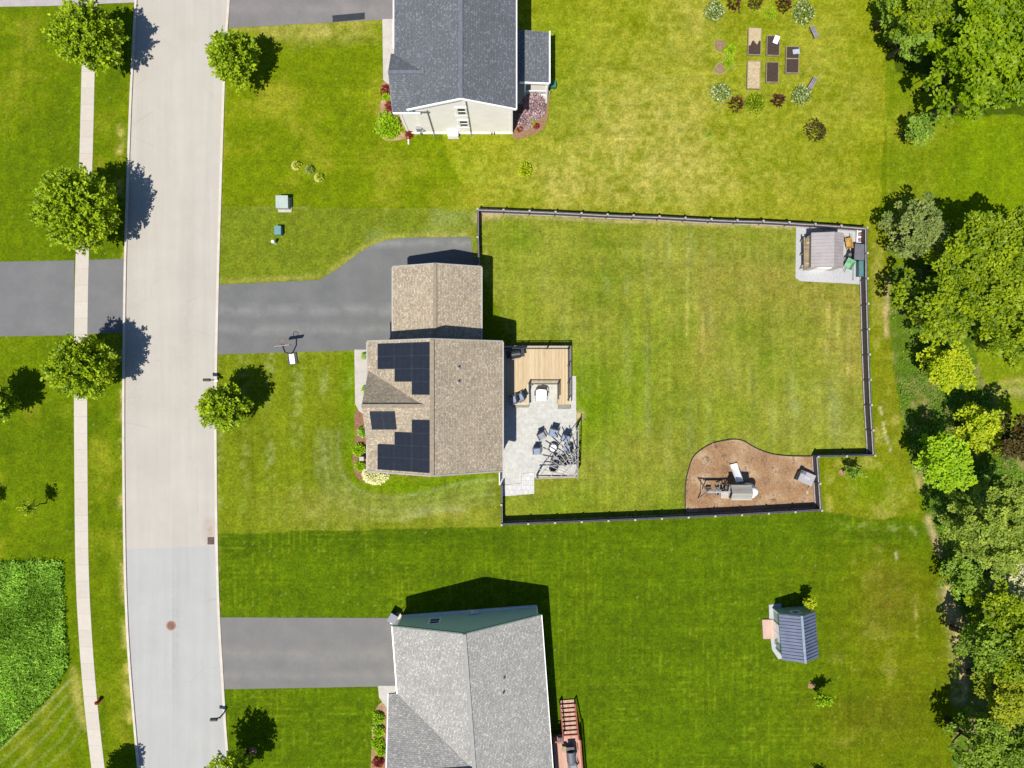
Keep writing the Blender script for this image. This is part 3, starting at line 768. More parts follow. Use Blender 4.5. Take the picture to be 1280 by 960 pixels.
def walkmat():
    m, nt, b = newmat('sidewalk_concrete')
    v = coords(nt, 'Object'); sp = nt.nodes.new('ShaderNodeSeparateXYZ'); L(nt, v, sp.inputs[0])
    d = node(nt, 'ShaderNodeMath', operation='DIVIDE'); L(nt, sp.outputs[1], d.inputs[0]); d.inputs[1].default_value = 1.5
    fr = node(nt, 'ShaderNodeMath', operation='FRACT'); L(nt, d.outputs[0], fr.inputs[0])
    fl = node(nt, 'ShaderNodeMath', operation='FLOOR'); L(nt, d.outputs[0], fl.inputs[0])
    wn = nt.nodes.new('ShaderNodeTexWhiteNoise'); wn.noise_dimensions = '1D'; L(nt, fl.outputs[0], wn.inputs['W'])
    c = mixrgb(nt, wn.outputs['Value'], C(240, 230, 216), C(232, 221, 206))
    jo = ramp(nt, fr.outputs[0], .01, .03, (.74, .72, .68, 1), (1, 1, 1, 1))
    c = mixrgb(nt, 1.0, c, jo, 'MULTIPLY')
    c = mixrgb(nt, 1.0, c, ramp(nt, noise(nt, v, 2.5, 5, .7), .3, .7, (.93, .92, .9, 1), (1.03, 1.03, 1.03, 1)), 'MULTIPLY')
    L(nt, c, b.inputs['Base Color']); b.inputs['Roughness'].default_value = .85
    return m
strip('sidewalk', off(SW, -16.5), off(SW, 0), walkmat(), 0.03)

def drivemat(name, a, b_, c_, streaks=()):
    m, nt, b = newmat(name)
    v = coords(nt, 'Object')
    c = mixrgb(nt, ramp(nt, noise(nt, v, .5, 5, .6), .3, .7), a, b_)
    sp = nt.nodes.new('ShaderNodeSeparateXYZ'); L(nt, v, sp.inputs[0])
    wob = noise(nt, v, .35, 2)
    for y, w, s in streaks:       # dusty tyre tracks
        ad = node(nt, 'ShaderNodeMath', operation='MULTIPLY_ADD'); L(nt, wob, ad.inputs[0]); ad.inputs[1].default_value = .7; L(nt, sp.outputs[1], ad.inputs[2])
        cp = node(nt, 'ShaderNodeMath', operation='SUBTRACT'); L(nt, ad.outputs[0], cp.inputs[0]); cp.inputs[1].default_value = y + .35
        ab = node(nt, 'ShaderNodeMath', operation='ABSOLUTE'); L(nt, cp.outputs[0], ab.inputs[0])
        f = ramp(nt, ab.outputs[0], 0.02, w, (s, s, s, 1), (0, 0, 0, 1))
        mm = node(nt, 'ShaderNodeMath', operation='MULTIPLY'); L(nt, f, mm.inputs[0]); L(nt, ramp(nt, noise(nt, v, .6, 3), .3, .6), mm.inputs[1])
        c = mixrgb(nt, mm.outputs[0], c, c_)
    c = mixrgb(nt, 1.0, c, ramp(nt, noise(nt, v, 11, 4, .8), .3, .7, (.88, .88, .88, 1), (1.1, 1.1, 1.1, 1)), 'MULTIPLY')
    L(nt, c, b.inputs['Base Color']); b.inputs['Roughness'].default_value = .9
    return m
d2 = drivemat('driveway_asphalt', C(138, 138, 136), C(124, 125, 124), C(178, 178, 174), ((6.75, .75, .45), (4.95, .7, .4), (12.8, .6, .55)))
d3 = drivemat('driveway_asphalt_south', C(150, 147, 144), C(138, 136, 134), C(180, 174, 164), ((-24.6, .9, .4), (-26.6, .6, .3)))
d1 = drivemat('driveway_asphalt_north', C(156, 150, 148), C(138, 135, 134), C(172, 166, 162), ((34.2, .8, .5),))
dw = drivemat('driveway_asphalt_west', C(144, 143, 143), C(130, 130, 131), C(156, 155, 154), ())
curve = smooth_poly([(400, 350), (425, 334), (455, 312.5), (485, 300), (520, 297)], 6, False)
sheet('driveway_curved', [(271.8, 356)] + curve + [(588, 296), (591, 318), (601, 335), (601, 430), (458, 430), (458, 438), (443, 438), (270, 443)], 0.022, d2)
sheet('driveway_south', [(274, 771.5), (500, 772.5), (500, 857.5), (279, 861.5)], 0.022, d3)
sheet('driveway_north', [(287, -60), (520, -60), (520, 24), (480, 24.5), (286.5, 35)], 0.022, d1)
sheet('driveway_patch', [(415.5, 19.5), (456, 15.8), (456.2, 24.2), (416, 27.8)], 0.03, pm('fresh_asphalt', C(62, 66, 76), C(54, 58, 68), 2, .9))
sheet('driveway_west', [(-220, 331), (93, 325.5), (92.5, 419), (-220, 424)], 0.02, dw)
sheet('driveway_apron_west', [(110, 325), (157, 323.5), (155.5, 415), (109.5, 418)], 0.02, dw)
sheet('driveway_northwest', [(-220, -60), (104, -60), (103, 6), (62, 7.5), (-220, 12)], 0.02, pm('pale_concrete_drive', C(214, 204, 204), C(200, 190, 190), 1, .9))
sheet('driveway_apron_northwest', [(121, -60), (172, -60), (170, 3), (120, 5)], 0.02, pm('pale_concrete_apron', C(214, 204, 204), C(200, 190, 190), 1, .9))
sheet('front_walk', [(443, 437), (458, 437), (470, 437), (470, 520), (456, 518.5), (449, 514), (444, 505)], 0.04, M['concrete'])
sheet('front_walk_north', [(478, 24), (500, 24), (500, 106), (485, 105), (479, 100)], 0.04, M['concrete'])
sheet('front_walk_south', smooth_poly([(472.5, 857), (474, 872), (484, 885), (500, 885), (500, 857)], 1), 0.04, M['concrete'])
sheet('mulch_bed', smooth_poly([(445, 514), (444, 545), (441, 570), (444, 592), (456, 603), (478, 600), (480, 580), (470, 515)], 5), 0.03, M['mulchdark'])
sheet('mulch_bed_north', smooth_poly([(479, 102), (478, 120), (473, 140), (472, 158), (480, 175), (500, 175), (515, 168), (515, 140), (500, 105)], 5), 0.03, M['mulch'])
sheet('mulch_bed_south', smooth_poly([(474, 880), (466, 905), (464, 950), (462, 1000), (500, 1000), (500, 880)], 5), 0.03, M['mulch'])
sheet('mulch_bed_east', smooth_poly([(640, 110), (684, 112), (686, 130), (684, 150), (676, 164), (660, 170), (641, 170)], 5), 0.03, pm('pale_mulch', C(188, 152, 112), C(158, 116, 88), 6, .95, .4))
play = [(856.5, 640), (856.5, 607), (861, 584.5), (868, 569), (885.6, 556), (902, 551), (917, 549), (929, 551), (943, 559), (957, 565), (973, 568.5), (994, 570), (1021, 570), (1024, 633), (960, 637), (900, 640)]
sheet('play_mulch', [play[0]] + smooth_poly(play[1:13], 5, False) + play[13:], 0.035, M['mulch'])
mb = MB(); edge = smooth_poly(play[0:13], 5, False)
mb.tube([G(*p)[:2] + (0.05,) for p in edge], 0.05, 6)
tag(mb.build('border_edging', M['dark']), 'thin dark edging strip curving round the play area mulch', 'garden edging')
sheet('gravel_pad', [(995, 283), (1084, 287), (1083, 356), (1050, 354), (1000, 351.5), (994, 347)], 0.05, M['gravel'])
sheet('shed_gravel', [(961, 756), (976, 754), (985, 822), (973, 824), (965, 812), (962, 790)], 0.03, M['gravel'])
sheet('patio', [(622, 470), (720, 470), (720.5, 596), (668, 597), (668, 590), (652, 592), (652, 604), (624, 606)], 0.06, M['patio'])
sheet('paver_walk', [(652.3, 592.3), (667.7, 590.3), (667.7, 617), (628, 620.5), (628, 606.3), (652.3, 604.3)], 0.055, M['lightpaver'])
for nm, px_, py_, rr, mt_ in (('mulch_ring', 302, 509, 6, 'mulchdark'), ('dirt_patch', 1014, 857, 4.5, 'mulch'), ('dirt_patch', 1052.5, 591, 4, 'mulch'), ('mulch_ring', 316, 938, 5, 'mulchdark')):
    sheet(nm, smooth_poly([(px_ + rr * math.cos(t) * random.uniform(.8, 1.2), py_ + rr * math.sin(t) * random.uniform(.8, 1.2)) for t in np.linspace(0, 5.6, 8)], 4), 0.02, M[mt_])

# ------------------------------------------------------------------ building parts
def window(parent, x, y, zc, w, h, face, trim=0.1, rows=2):
    """double-hung window on a wall; face is the outward direction n/s/e/w. Frame with the pane as its sub-part"""
    f, p = MB(), MB()
    def put(mb, a0, a1, z0, z1, d0, d1):
        if face == 's': mb.bx(x + a0, x + a1, y - d1, y - d0, z0, z1)
        elif face == 'n': mb.bx(x + a0, x + a1, y + d0, y + d1, z0, z1)
        elif face == 'e': mb.bx(x + d0, x + d1, y + a0, y + a1, z0, z1)
        else: mb.bx(x - d1, x - d0, y + a0, y + a1, z0, z1)
    z0, z1 = zc - h / 2, zc + h / 2
    put(f, -w / 2 - trim, -w / 2, z0, z1, -.02, .07); put(f, w / 2, w / 2 + trim, z0, z1, -.02, .07)
    put(f, -w / 2 - trim, w / 2 + trim, z1, z1 + trim, -.02, .075); put(f, -w / 2 - trim - .04, w / 2 + trim + .04, z0 - trim, z0, -.02, .1)
    for k in range(1, rows): put(f, -w / 2, w / 2, z0 + h * k / rows - .03, z0 + h * k / rows + .03, -.02, .05)
    fr = f.build('window', M['white'], parent)
    put(p, -w / 2, w / 2, z0, z1, -.02, .015)
    p.build('pane', M['glass'], fr)
    return fr
def garage_door(parent, x, y, w, h, face='w'):
    mb = MB()
    for k in range(4):
        z0, z1 = h * k / 4 + .02, h * (k + 1) / 4 - .01
        mb.bx(x - .06, x + .02, y - w / 2, y + w / 2, z0, z1)
        for j in range(8):
            yy = y - w / 2 + w * (j + .5) / 8
            mb.bx(x - .075, x - .06, yy - w / 20, yy + w / 20, z0 + .1, z1 - .1)
    d = mb.build('garage_door', M['white'], parent)
    MB().box(x - .1, y, .9, .05, .3, .05).build('handle', M['black'], d)
def door(parent, x, y, face, w=.95, h=2.05, z0=.15, m=None):
    mb = MB()
    if face in 'ew':
        s = 1 if face == 'e' else -1
        mb.box(x + s * .02, y, z0 + h / 2, .06, w, h); d = mb.build('door', m or M['white'], parent)
        MB().box(x + s * .08, y + w * .38, z0 + 1, .06, .12, .05).build('handle', M['black'], d)
    else:
        s = 1 if face == 'n' else -1
        mb.box(x, y + s * .02, z0 + h / 2, w, .06, h); d = mb.build('door', m or M['white'], parent)
        MB().box(x + w * .38, y + s * .08, z0 + 1, .12, .06, .05).build('handle', M['black'], d)
def edge_boards(parent, segs, m, w=.12, h=.2, name='fascia'):
    mb = MB()
    for p, q in segs: mb.beam(p, q, w, h)
    return mb.build(name, m, parent)

# ================================================================== tan house with solar panels
h2 = thing('house', 'tan shingled house with black solar panels on its roof, beside the curved driveway', 'house', G(554, 500))
ox, oy, _ = h2.location
def l2(x, y, z=0): return (x - ox, y - oy, z)
XR, XW, XE, ZR, ZE = -6.34, -12.07, -0.80, 8.5, 5.45
YS, YN = -7.24, 3.52
sl = (ZR - ZE) / (XR - XW)
mb = MB(); mb.gable(XW + .42 - ox, XE - .42 - ox, YS + .3 - oy, YN - .3 - oy, ZE + .12, ZR - .2)
mb.gable(-11.85 - ox, -8 - ox, -4.35 - oy, .85 - oy, 5.2, 7.7, 'x')
mb.build('wall', M['tan_wall'], h2)
roof = MB()
TH = .2
roof.slab([l2(XW, YS, ZE), l2(XW, YN, ZE), l2(XR, YN, ZR), l2(XR, YS, ZR)], TH)
roof.slab([l2(XE, YS, ZE), l2(XE, YN, ZE), l2(XR, YN, ZR), l2(XR, YS, ZR)], TH)
CY, CZ, CE, CH = -1.75, 8.15, 5.35, 3.02
roof.slab([l2(-12.0, CY, CZ), l2(-6.85, CY, CZ), l2(-6.85, CY + CH, CE), l2(-12.0, CY + CH, CE)], TH)
CS = 4.3
roof.slab([l2(-12.0, CY, CZ), l2(-6.85, CY, CZ), l2(-6.85, CY - CS, CE), l2(-12.0, CY - CS, CE)], TH)
# garage wing
GX, GR, GE, GY0, GY1 = -6.42, 5.55, 3.95, 3.3, 10.0
GW = 3.78
roof.slab([l2(GX - GW, GY0, GE), l2(GX - GW, GY1, GE), l2(GX, GY1, GR), l2(GX, GY0, GR)], TH)
roof.slab([l2(GX + GW, GY0, GE), l2(GX + GW, GY1, GE), l2(GX, GY1, GR), l2(GX, GY0, GR)], TH)
rf2 = roof.build('roof', M['roof_tan'], h2)
mb = MB(); mb.gable(GX - GW + .35 - ox, GX + GW - .35 - ox, YN - .31 - oy, GY1 - .3 - oy, GE + .05, GR - .2)
mb.build('garage_wall', M['tan_wall'], h2)
mb = MB()
mb.beam(l2(XR, YS, ZR + .03), l2(XR, YN, ZR + .01), .34, .04); mb.beam(l2(-12.0, CY, CZ + .03), l2(-7.0, CY, CZ + .01), .3, .03)
mb.beam(l2(GX, GY0, GR + .03), l2(GX, GY1, GR + .03), .3, .07)
mb.build('ridge_cap', M['cap_tan'], rf2)
edge_boards(h2, [(l2(XW - .05, YS, ZE - .12), l2(XW - .05, YN, ZE - .12)), (l2(XE + .05, YS, ZE - .12), l2(XE + .05, YN, ZE - .12)),
                 (l2(XW, YN + .05, ZE - .08), l2(XR, YN + .05, ZR - .08)), (l2(XE, YN + .05, ZE - .08), l2(XR, YN + .05, ZR - .08)),
                 (l2(XW, YS - .05, ZE - .08), l2(XR, YS - .05, ZR - .08)), (l2(XE, YS - .05, ZE - .08), l2(XR, YS - .05, ZR - .08)),
                 (l2(GX - GW - .05, YN, GE - .1), l2(GX - GW - .05, GY1, GE - .1)), (l2(GX + GW + .05, YN, GE - .1), l2(GX + GW + .05, GY1, GE - .1)),
                 (l2(GX - GW, GY1 + .05, GE - .1), l2(GX, GY1 + .05, GR - .1)), (l2(GX + GW, GY1 + .05, GE - .1), l2(GX, GY1 + .05, GR - .1))], M['fascia'])
# solar panels, each on the slope it lies on
def panel(corners, axis='x', nx=3, ny=2):
    """framed module between four roof points (lower-left, lower-right, upper-right, upper-left)"""
    p = [Vector(c) for c in corners]
    n = (p[1] - p[0]).cross(p[3] - p[0]).normalized()
    if n.z < 0: n = -n
    mb = MB()
    g = .003
    def at(u, v, d): return (p[0] * (1 - u) + p[1] * u) * (1 - v) + (p[3] * (1 - u) + p[2] * u) * v + n * d
    vs = [at(u, v, d) for d in (.06, .1) for u, v in ((g, g), (1 - g, g), (1 - g, 1 - g), (g, 1 - g))]
    mb._add(vs, [(3, 2, 1, 0), (0, 1, 5, 4), (1, 2, 6, 5), (2, 3, 7, 6), (3, 0, 4, 7), (4, 5, 6, 7)], 1)
    e = .016
    for i in range(nx):
        for j in range(ny):
            u0, u1 = e + (1 - 2 * e) * i / nx + .003, e + (1 - 2 * e) * (i + 1) / nx - .003
            v0, v1 = e + (1 - 2 * e) * j / ny + .003, e + (1 - 2 * e) * (j + 1) / ny - .003
            mb.poly([at(u0, v0, .104), at(u1, v0, .104), at(u1, v1, .104), at(u0, v1, .104)], 0)
    return mb.build('solar_panel', [M['solar'], M['solar_b']], rf2)
def on_west(px, py):        # point of the west slope seen at a survey position
    z = 7.0
    for _ in range(12):
        x, y, _z = G(px, py, z); z = ZR - sl * (XR - x)
    return x, y, z
xr = [(on_west(a, 480)[0], on_west(b, 480)[0]) for a, b in ((472.8, 493.4), (494.0, 515.0), (515.6, 538.2))]
PWID = 1.045
ytop = on_west(500, 429)[1]; ybot = on_west(500, 588.6)[1]
for k, (xa, xb) in enumerate(xr):
    za, zb = ZR - sl * (XR - xa), ZR - sl * (XR - xb)
    for j in range(k + 2):
        for yy in (ytop - (j + 1) * PWID - .1 * 0, ybot + j * PWID):
            panel([l2(xa, yy, za), l2(xb, yy, zb), l2(xb, yy + PWID - .006, zb), l2(xa, yy + PWID - .006, za)])
def on_cross(x, y): return CZ - (CY - y) * (CZ - CE) / CS
for a, b in ((-11.4, -10.4), (-10.395, -9.395)):
    y0_, y1_ = -3.66, -2.16
    panel([l2(a, y0_, on_cross(a, y0_)), l2(b, y0_, on_cross(b, y0_)), l2(b, y1_, on_cross(b, y1_)), l2(a, y1_, on_cross(a, y1_))], nx=2, ny=3)
for py_ in (460, 478):
    x, y, z = G(573, py_, 7.4)
    z = ZR - (x - XR) * (ZR - ZE) / (XE - XR)
    v = MB(); v.lathe([(.16, z - .12), (.16, z + .06), (.07, z + .12), (.06, z + .48), (.05, z + .48)], 12, (x - ox, y - oy)); v.build('vent_pipe', M['copper'], rf2)
for xx in (-10.0, -2.4): window(h2, xx - ox, YS + .3 - oy, 4.2, .9, 1.4, 's'); window(h2, xx - ox, YS + .3 - oy, 1.7, .9, 1.4, 's')
for yy in (-5.6, -2.5, 1.8): window(h2, XE - .42 - ox, yy - oy, 4.1, .9, 1.4, 'e')
window(h2, XE - .42 - ox, -5.6 - oy, 1.7, 1.2, 1.4, 'e')
for yy in (-5.7, 2.0): window(h2, XW + .42 - ox, yy - oy, 1.7, 1.2, 1.4, 'w')
for yy in (-3.2, -.4): window(h2, -11.85 - ox, yy - oy, 4.3, .9, 1.3, 'w')
door(h2, XE - .42 - ox, -1.0 - oy, 'e', 1.7, 2.1, .75, M['glass'])
door(h2, -11.85 - ox, -1.75 - oy, 'w')
garage_door(h2, GX - GW + .35 - ox, 6.7 - oy, 4.8, 2.15)
window(h2, GX + GW - .35 - ox, 6.7 - oy, 1.7, .9, 1.0, 'e')

# ================================================================== blue-grey house to the north
h1 = thing('house', 'cream sided house under a blue-grey shingle roof at the top edge, pink shrub beside it', 'house', G(575, 140))
ox1, oy1, _ = h1.location
def l1(x, y, z=0): return (x - ox1, y - oy1, z)
sl1 = 2.1 / 4.3
xr1, zr1 = -4.03, 8.8
zt = lambda x: zr1 - abs(x - xr1) * sl1
mb = MB(); mb.gable(-8.1 - ox1, .04 - ox1, 22.85 - oy1, 46 - oy1, zt(-8.1) - .12, zr1 - .2)
mb.bx(-9.45 - ox1, -8.11 - ox1, 22.95 - oy1, 46 - oy1, 0, 5.0)
mb.gable(-9.6 - ox1, -6.9 - ox1, 22.98 - oy1, 27.4 - oy1, 4.95, 7.0, 'x')
mb.build('wall', M['cream'], h1)
roof = MB()
roof.slab([l1(-8.35, 22.55, zt(-8.35)), l1(-8.35, 25.4, zt(-8.35)), l1(xr1, 25.4, zr1), l1(xr1, 22.55, zr1)], TH)
roof.slab([l1(-9.75, 25.4, zt(-9.75)), l1(-9.75, 46.3, zt(-9.75)), l1(xr1, 46.3, zr1), l1(xr1, 25.4, zr1)], TH)
roof.slab([l1(.32, 22.55, zt(.32)), l1(.32, 46.3, zt(.32)), l1(xr1, 46.3, zr1), l1(xr1, 22.55, zr1)], TH)
roof.slab([l1(-10.0, 25.22, 7.3), l1(-6.9, 25.22, 7.3), l1(-6.9, 27.35, 5.95), l1(-10.0, 27.35, 5.95)], TH)
roof.slab([l1(-10.0, 25.22, 7.3), l1(-6.9, 25.22, 7.3), l1(-6.9, 22.78, 5.2), l1(-10.0, 22.78, 5.2)], TH)
rf1 = roof.build('roof', M['roof_grey'], h1)
mb = MB(); mb.beam(l1(xr1, 22.55, zr1 + .03), l1(xr1, 46, zr1 + .01), .3, .04); mb.beam(l1(-10, 25.22, 7.33), l1(-7.1, 25.22, 7.33), .28, .07)
mb.build('ridge_cap', M['cap_grey'], rf1)
edge_boards(h1, [(l1(-8.6, 22.47, zt(-8.6) - .08), l1(xr1, 22.47, zr1 - .08)), (l1(.32, 22.47, zt(.32) - .08), l1(xr1, 22.47, zr1 - .08)),
                 (l1(.36, 22.5, zt(.32) - .14), l1(.36, 46, zt(.32) - .14)), (l1(-9.8, 27.75, zt(-9.75) - .12), l1(-9.8, 46, zt(-9.75) - .12)),
                 (l1(-10.0, 22.74, 5.1), l1(-7.7, 22.74, 5.1))], M['white'], .12, .2)
edge_boards(h1, [(l1(-10.02, 22.78, 5.08), l1(-10.02, 25.22, 7.18)), (l1(-10.02, 27.35, 5.83), l1(-10.02, 25.22, 7.18))], pm('grey_rake', C(176, 172, 184), None, 3), .05, .16, 'rake_board')
mb = MB()
mb.bx(-.12 - ox1, .06 - ox1, 22.8 - oy1, 23.0 - oy1, 0.2, zt(.04) - .25); mb.bx(-9.5 - ox1, -9.38 - ox1, 22.9 - oy1, 23.05 - oy1, .2, 5.0)
mb.bx(-9.6 - ox1, .08 - ox1, 22.78 - oy1, 22.86 - oy1, 0.02, .32)
mb.build('trim', M['white'], h1)
for xx in (-7.1, -3.72):
    MB().tube([l1(xx, 22.78, zt(xx) - .3 if xx > -5 else 5.6), l1(xx, 22.78, .3), l1(xx, 22.5, .12)], .05, 6).build('downspout', pm('shaded_pipe%d' % int(-xx), C(176, 168, 160), None, 3, .5), h1)
window(h1, -4.22 - ox1, 22.85 - oy1, 5.25, .62, 1.45, 's', .2); window(h1, -4.22 - ox1, 22.85 - oy1, 2.5, .62, 1.45, 's', .2)
door(h1, .04 - ox1, 29 - oy1, 'e', 1.7, 2.1, .3, M['glass'])
mb = MB(); mb.bx(-8.55 - ox1, -8.05 - ox1, 22.68 - oy1, 22.94 - oy1, .9, 1.6); mb.bx(-8.3 - ox1, -8.22 - ox1, 22.6 - oy1, 22.7 - oy1, .2, .9)
mb.lathe([(.1, 1.1), (.1, 1.3)], 10, (-8.0 - ox1, 22.66 - oy1)); mb.build('electric_meter', pm('meter_grey', C(190, 190, 190)), h1)
# lean-to porch on its east side
x0, y0, _ = G(649.5, 103, 3.1); x1, y1, _ = G(686.5, 38, 3.1)
pr = MB(); pr.slab([l1(x0 - .25, y0, 3.35), l1(x0 - .25, y1, 3.35), l1(x1, y1 - .12, 3.0), l1(x1, y0, 3.0)], .2)
pr.build('porch_roof', M['roof_grey'], h1)
edge_boards(h1, [(l1(x1 + .05, y0, 2.92), l1(x1 + .05, y1, 2.92)), (l1(x0, y0 - .05, 3.2), l1(x1, y0 - .05, 2.92))], M['white'], .12, .2, 'porch_gutter')
for (xx, yy) in ((x0 + .5, y0 + .05), (x1 - .12, y0 + .05), (x1 - .12, (y0 + y1) / 2), (x1 - .12, y1 - .15)): MB().box(xx - ox1, yy - oy1, 1.45, .14, .14, 2.9).build('porch_post', M['white'], h1)
mb = MB()
for z in (.35, 1.2): mb.beam(l1(x0 + .4, y0 + .05, z), l1(x1 - .1, y0 + .05, z), .07, .07)
for k in range(18): mb.box(x0 + .5 + k * .13 - ox1, y0 + .05 - oy1, .78, .035, .035, .84)
for z in (.35, 1.2): mb.beam(l1(x1 - .12, y0, z), l1(x1 - .12, y1, z), .07, .07)
mb.build('porch_railing', M['white'], h1)
MB().bx(.1 - ox1, x1 - ox1 - .02, y0 - .7 - oy1, y1 - oy1, 0, .3).build('porch_floor', M['concrete'], h1)

# ================================================================== light grey house to the south (slightly turned)
A3 = R(4.3)
h3 = thing('house', 'green sided house under a pale grey shingle roof at the bottom edge, with red deck', 'house', G(587, 763.5), A3)
zr3, ze3, hw3 = 6.9, 3.62, 6.42
mb = MB(); mb.gable(-6.12, 6.12, -22, 0, ze3 + .02, zr3 - .2); mb.gable(-6.85, -3, -16.2, -5.9, ze3, zr3 - .35, 'x')
mb.build('wall', M['green_wall'], h3)
roof = MB()
roof.slab([(-hw3, .3, ze3), (-hw3, -22.3, ze3), (0, -22.3, zr3), (0, .3, zr3)], TH)
roof.slab([(hw3, .3, ze3), (hw3, -22.3, ze3), (0, -22.3, zr3), (0, .3, zr3)], TH)
roof.slab([(-7.2, -10.75, zr3 - .05), (-.1, -10.75, zr3 - .05), (-.1, -5.5, ze3 - .05), (-7.2, -5.5, ze3 - .05)], TH)
roof.slab([(-7.2, -10.75, zr3 - .05), (-.1, -10.75, zr3 - .05), (-.1, -16, ze3 - .05), (-7.2, -16, ze3 - .05)], TH)
rf3 = roof.build('roof', M['roof_light'], h3)
mb = MB(); mb.beam((0, .3, zr3 + .03), (0, -22.3, zr3 + .01), .32, .04); mb.beam((-7.2, -10.75, zr3), (-.2, -10.75, zr3), .3, .07); mb.build('ridge_cap', M['cap_light'], rf3)
for p_ in ((2.9, -4.1), (2.75, -5.3)):
    z = zr3 - p_[0] * (zr3 - ze3) / hw3
    v = MB(); v.lathe([(.13, z - .1), (.13, z + .06), (.06, z + .1), (.05, z + .4)], 10, p_); v.build('vent_pipe', M['copper'], rf3)
edge_boards(h3, [((-hw3 - .05, .3, ze3 - .12), (-hw3 - .05, -5.6, ze3 - .12))], M['white'], .12, .2)
edge_boards(h3, [((hw3 + .05, .3, ze3 - .12), (hw3 + .03, -22, ze3 - .12))], M['white'], .07, .16)
edge_boards(h3, [((-7.24, -5.5, ze3 - .14), (-7.24, -10.75, zr3 - .16)), ((-7.24, -16, ze3 - .14), (-7.24, -10.75, zr3 - .16))], M['white'], .12, .2)
edge_boards(h3, [((-hw3, .34, ze3 - .1), (0, .34, zr3 - .1)), ((hw3, .34, ze3 - .1), (0, .34, zr3 - .1))], pm('green_rake', C(120, 148, 140), None, 3, .5), .1, .18, 'rake_board')
mb = MB(); mb.bx(-6.14, 6.14, .0, .1, .02, .34); mb.build('foundation_strip', pm('foundation_blue', (.68, .76, .82, 1), None, 3), h3)
MB().bx(6.06, 6.2, -.1, .06, .3, ze3 - .2).build('corner_trim', M['white'], h3); MB().bx(-6.2, -6.06, -.1, .06, .3, ze3 - .2).build('corner_trim', M['white'], h3)
window(h3, -2.95, 0, 2.25, .8, 1.25, 'n', .14)
for yy in (-4, -9, -13): window(h3, 6.12, yy, 1.9, 1.0, 1.3, 'e')
for yy in (-8.2, -12.5): window(h3, -6.85, yy, 1.8, 1.0, 1.4, 'w')
garage_door(h3, -6.12, -2.9, 4.8, 2.2)
door(h3, 6.12, -11.5, 'e', 1.7, 2.1, 1.3, M['glass'])
mb = MB(); mb.bx(.2, .55, .1, .3, .8, 1.3); mb.lathe([(.09, 1.0), (.09, 1.35)], 10, (.75, .2)); mb.bx(-.05, .02, .1, .2, .3, 1.6); mb.build('gas_meter', M['white'], h3)

# ================================================================== small sheds
A4 = R(4.6)
sh = thing('garden_shed', 'small garden shed with slate blue metal roof and green walls on south lawn', 'shed', G(985.4, 759), A4)
ze4, zr4, hw4, ln4 = 1.95, 2.95, 1.62, 3.75
mb = MB(); mb.gable(-1.42, 1.42, -ln4 + .05, 0, ze4 + .1, zr4 - .06); mb.build('wall', M['shed_green'], sh)
rf = MB()
for s_ in (-1, 1):
    rf.slab([(s_ * hw4, .18, ze4), (s_ * hw4, -ln4 - .2, ze4), (0, -ln4 - .2, zr4), (0, .18, zr4)], .06)
    for k in range(14):
        y = .1 - k * (ln4 + .2) / 13.5
        rf.beam((s_ * hw4, y, ze4 + .02), (s_ * .05, y, zr4 + .01), .05, .07)
rfo = rf.build('roof', M['metal_blue'], sh)
MB().beam((0, .2, zr4 + .04), (0, -ln4 - .22, zr4 + .04), .22, .06).build('ridge_flashing', M['metal_ridge'], rfo)
for xx in (-1.44, 1.44):
    for ya in (-.06, -ln4 + .02): MB().bx(xx - .06, xx + .06, ya, ya + .12, 0, ze4 - .05).build('corner_board', M['white'], sh)
window(sh, .05, 0, 1.55, .6, .5, 'n', .08, 1)
for s_ in (-1, 1): MB().box(-1.46, -1.9 + s_ * .42, .95, .06, .8, 1.75).build('door', M['white'], sh)
MB().beam((-1.52, -3.2, .1), (-1.62, -2.7, 1.3), .05, .05).build('wall_brace', M['dark'], sh)
rp = MB(); p_ = [G(952, 774), G(966, 774), G(967.5, 798), G(953.5, 798)]
rp.prism([q[:2] for q in p_], .0, .14); o = rp.build('entry_ramp', M['pinkwood']); tag(o, 'square of pinkish boards laid before the door of the blue roofed shed', 'ramp')

sx0, sy0, _ = G(1015, 334.5, 2.3); sx1, sy1, _ = G(1055.5, 290.5, 2.3)
cx, cy = (sx0 + sx1) / 2, (sy0 + sy1) / 2
ms = thing('metal_shed', 'tan metal roofed shed on grey gravel in the fenced yard corner', 'shed', (cx, cy, 0), R(-.8))
w2, l2_ = (sx1 - sx0) / 2, (sy1 - sy0) / 2
mb = MB(); mb.gable(-w2 + .12, w2 - .12, -l2_ + .08, l2_ - .1, 2.0, 2.5); mb.build('wall', pm('cream_metal_wall', C(240, 228, 208), C(224, 212, 194), 2, .6), ms)
rf = MB(); xr_ = .38
for s_, xe in ((-1, -w2), (1, w2)):
    rf.slab([(xe, l2_, 2.12), (xe, -l2_, 2.12), (xr_, -l2_, 2.62), (xr_, l2_, 2.62)], .06)
    for k in range(11):
        y = l2_ - .05 - k * (2 * l2_ - .1) / 10
        rf.beam((xe, y, 2.14), (xr_, y, 2.63), .04, .05)
rf.build('roof', M['metal_tan'], ms)
MB().box(-.1, -l2_ + .06, .95, 1.3, .06, 1.8).build('door', M['whitecushion'], ms)
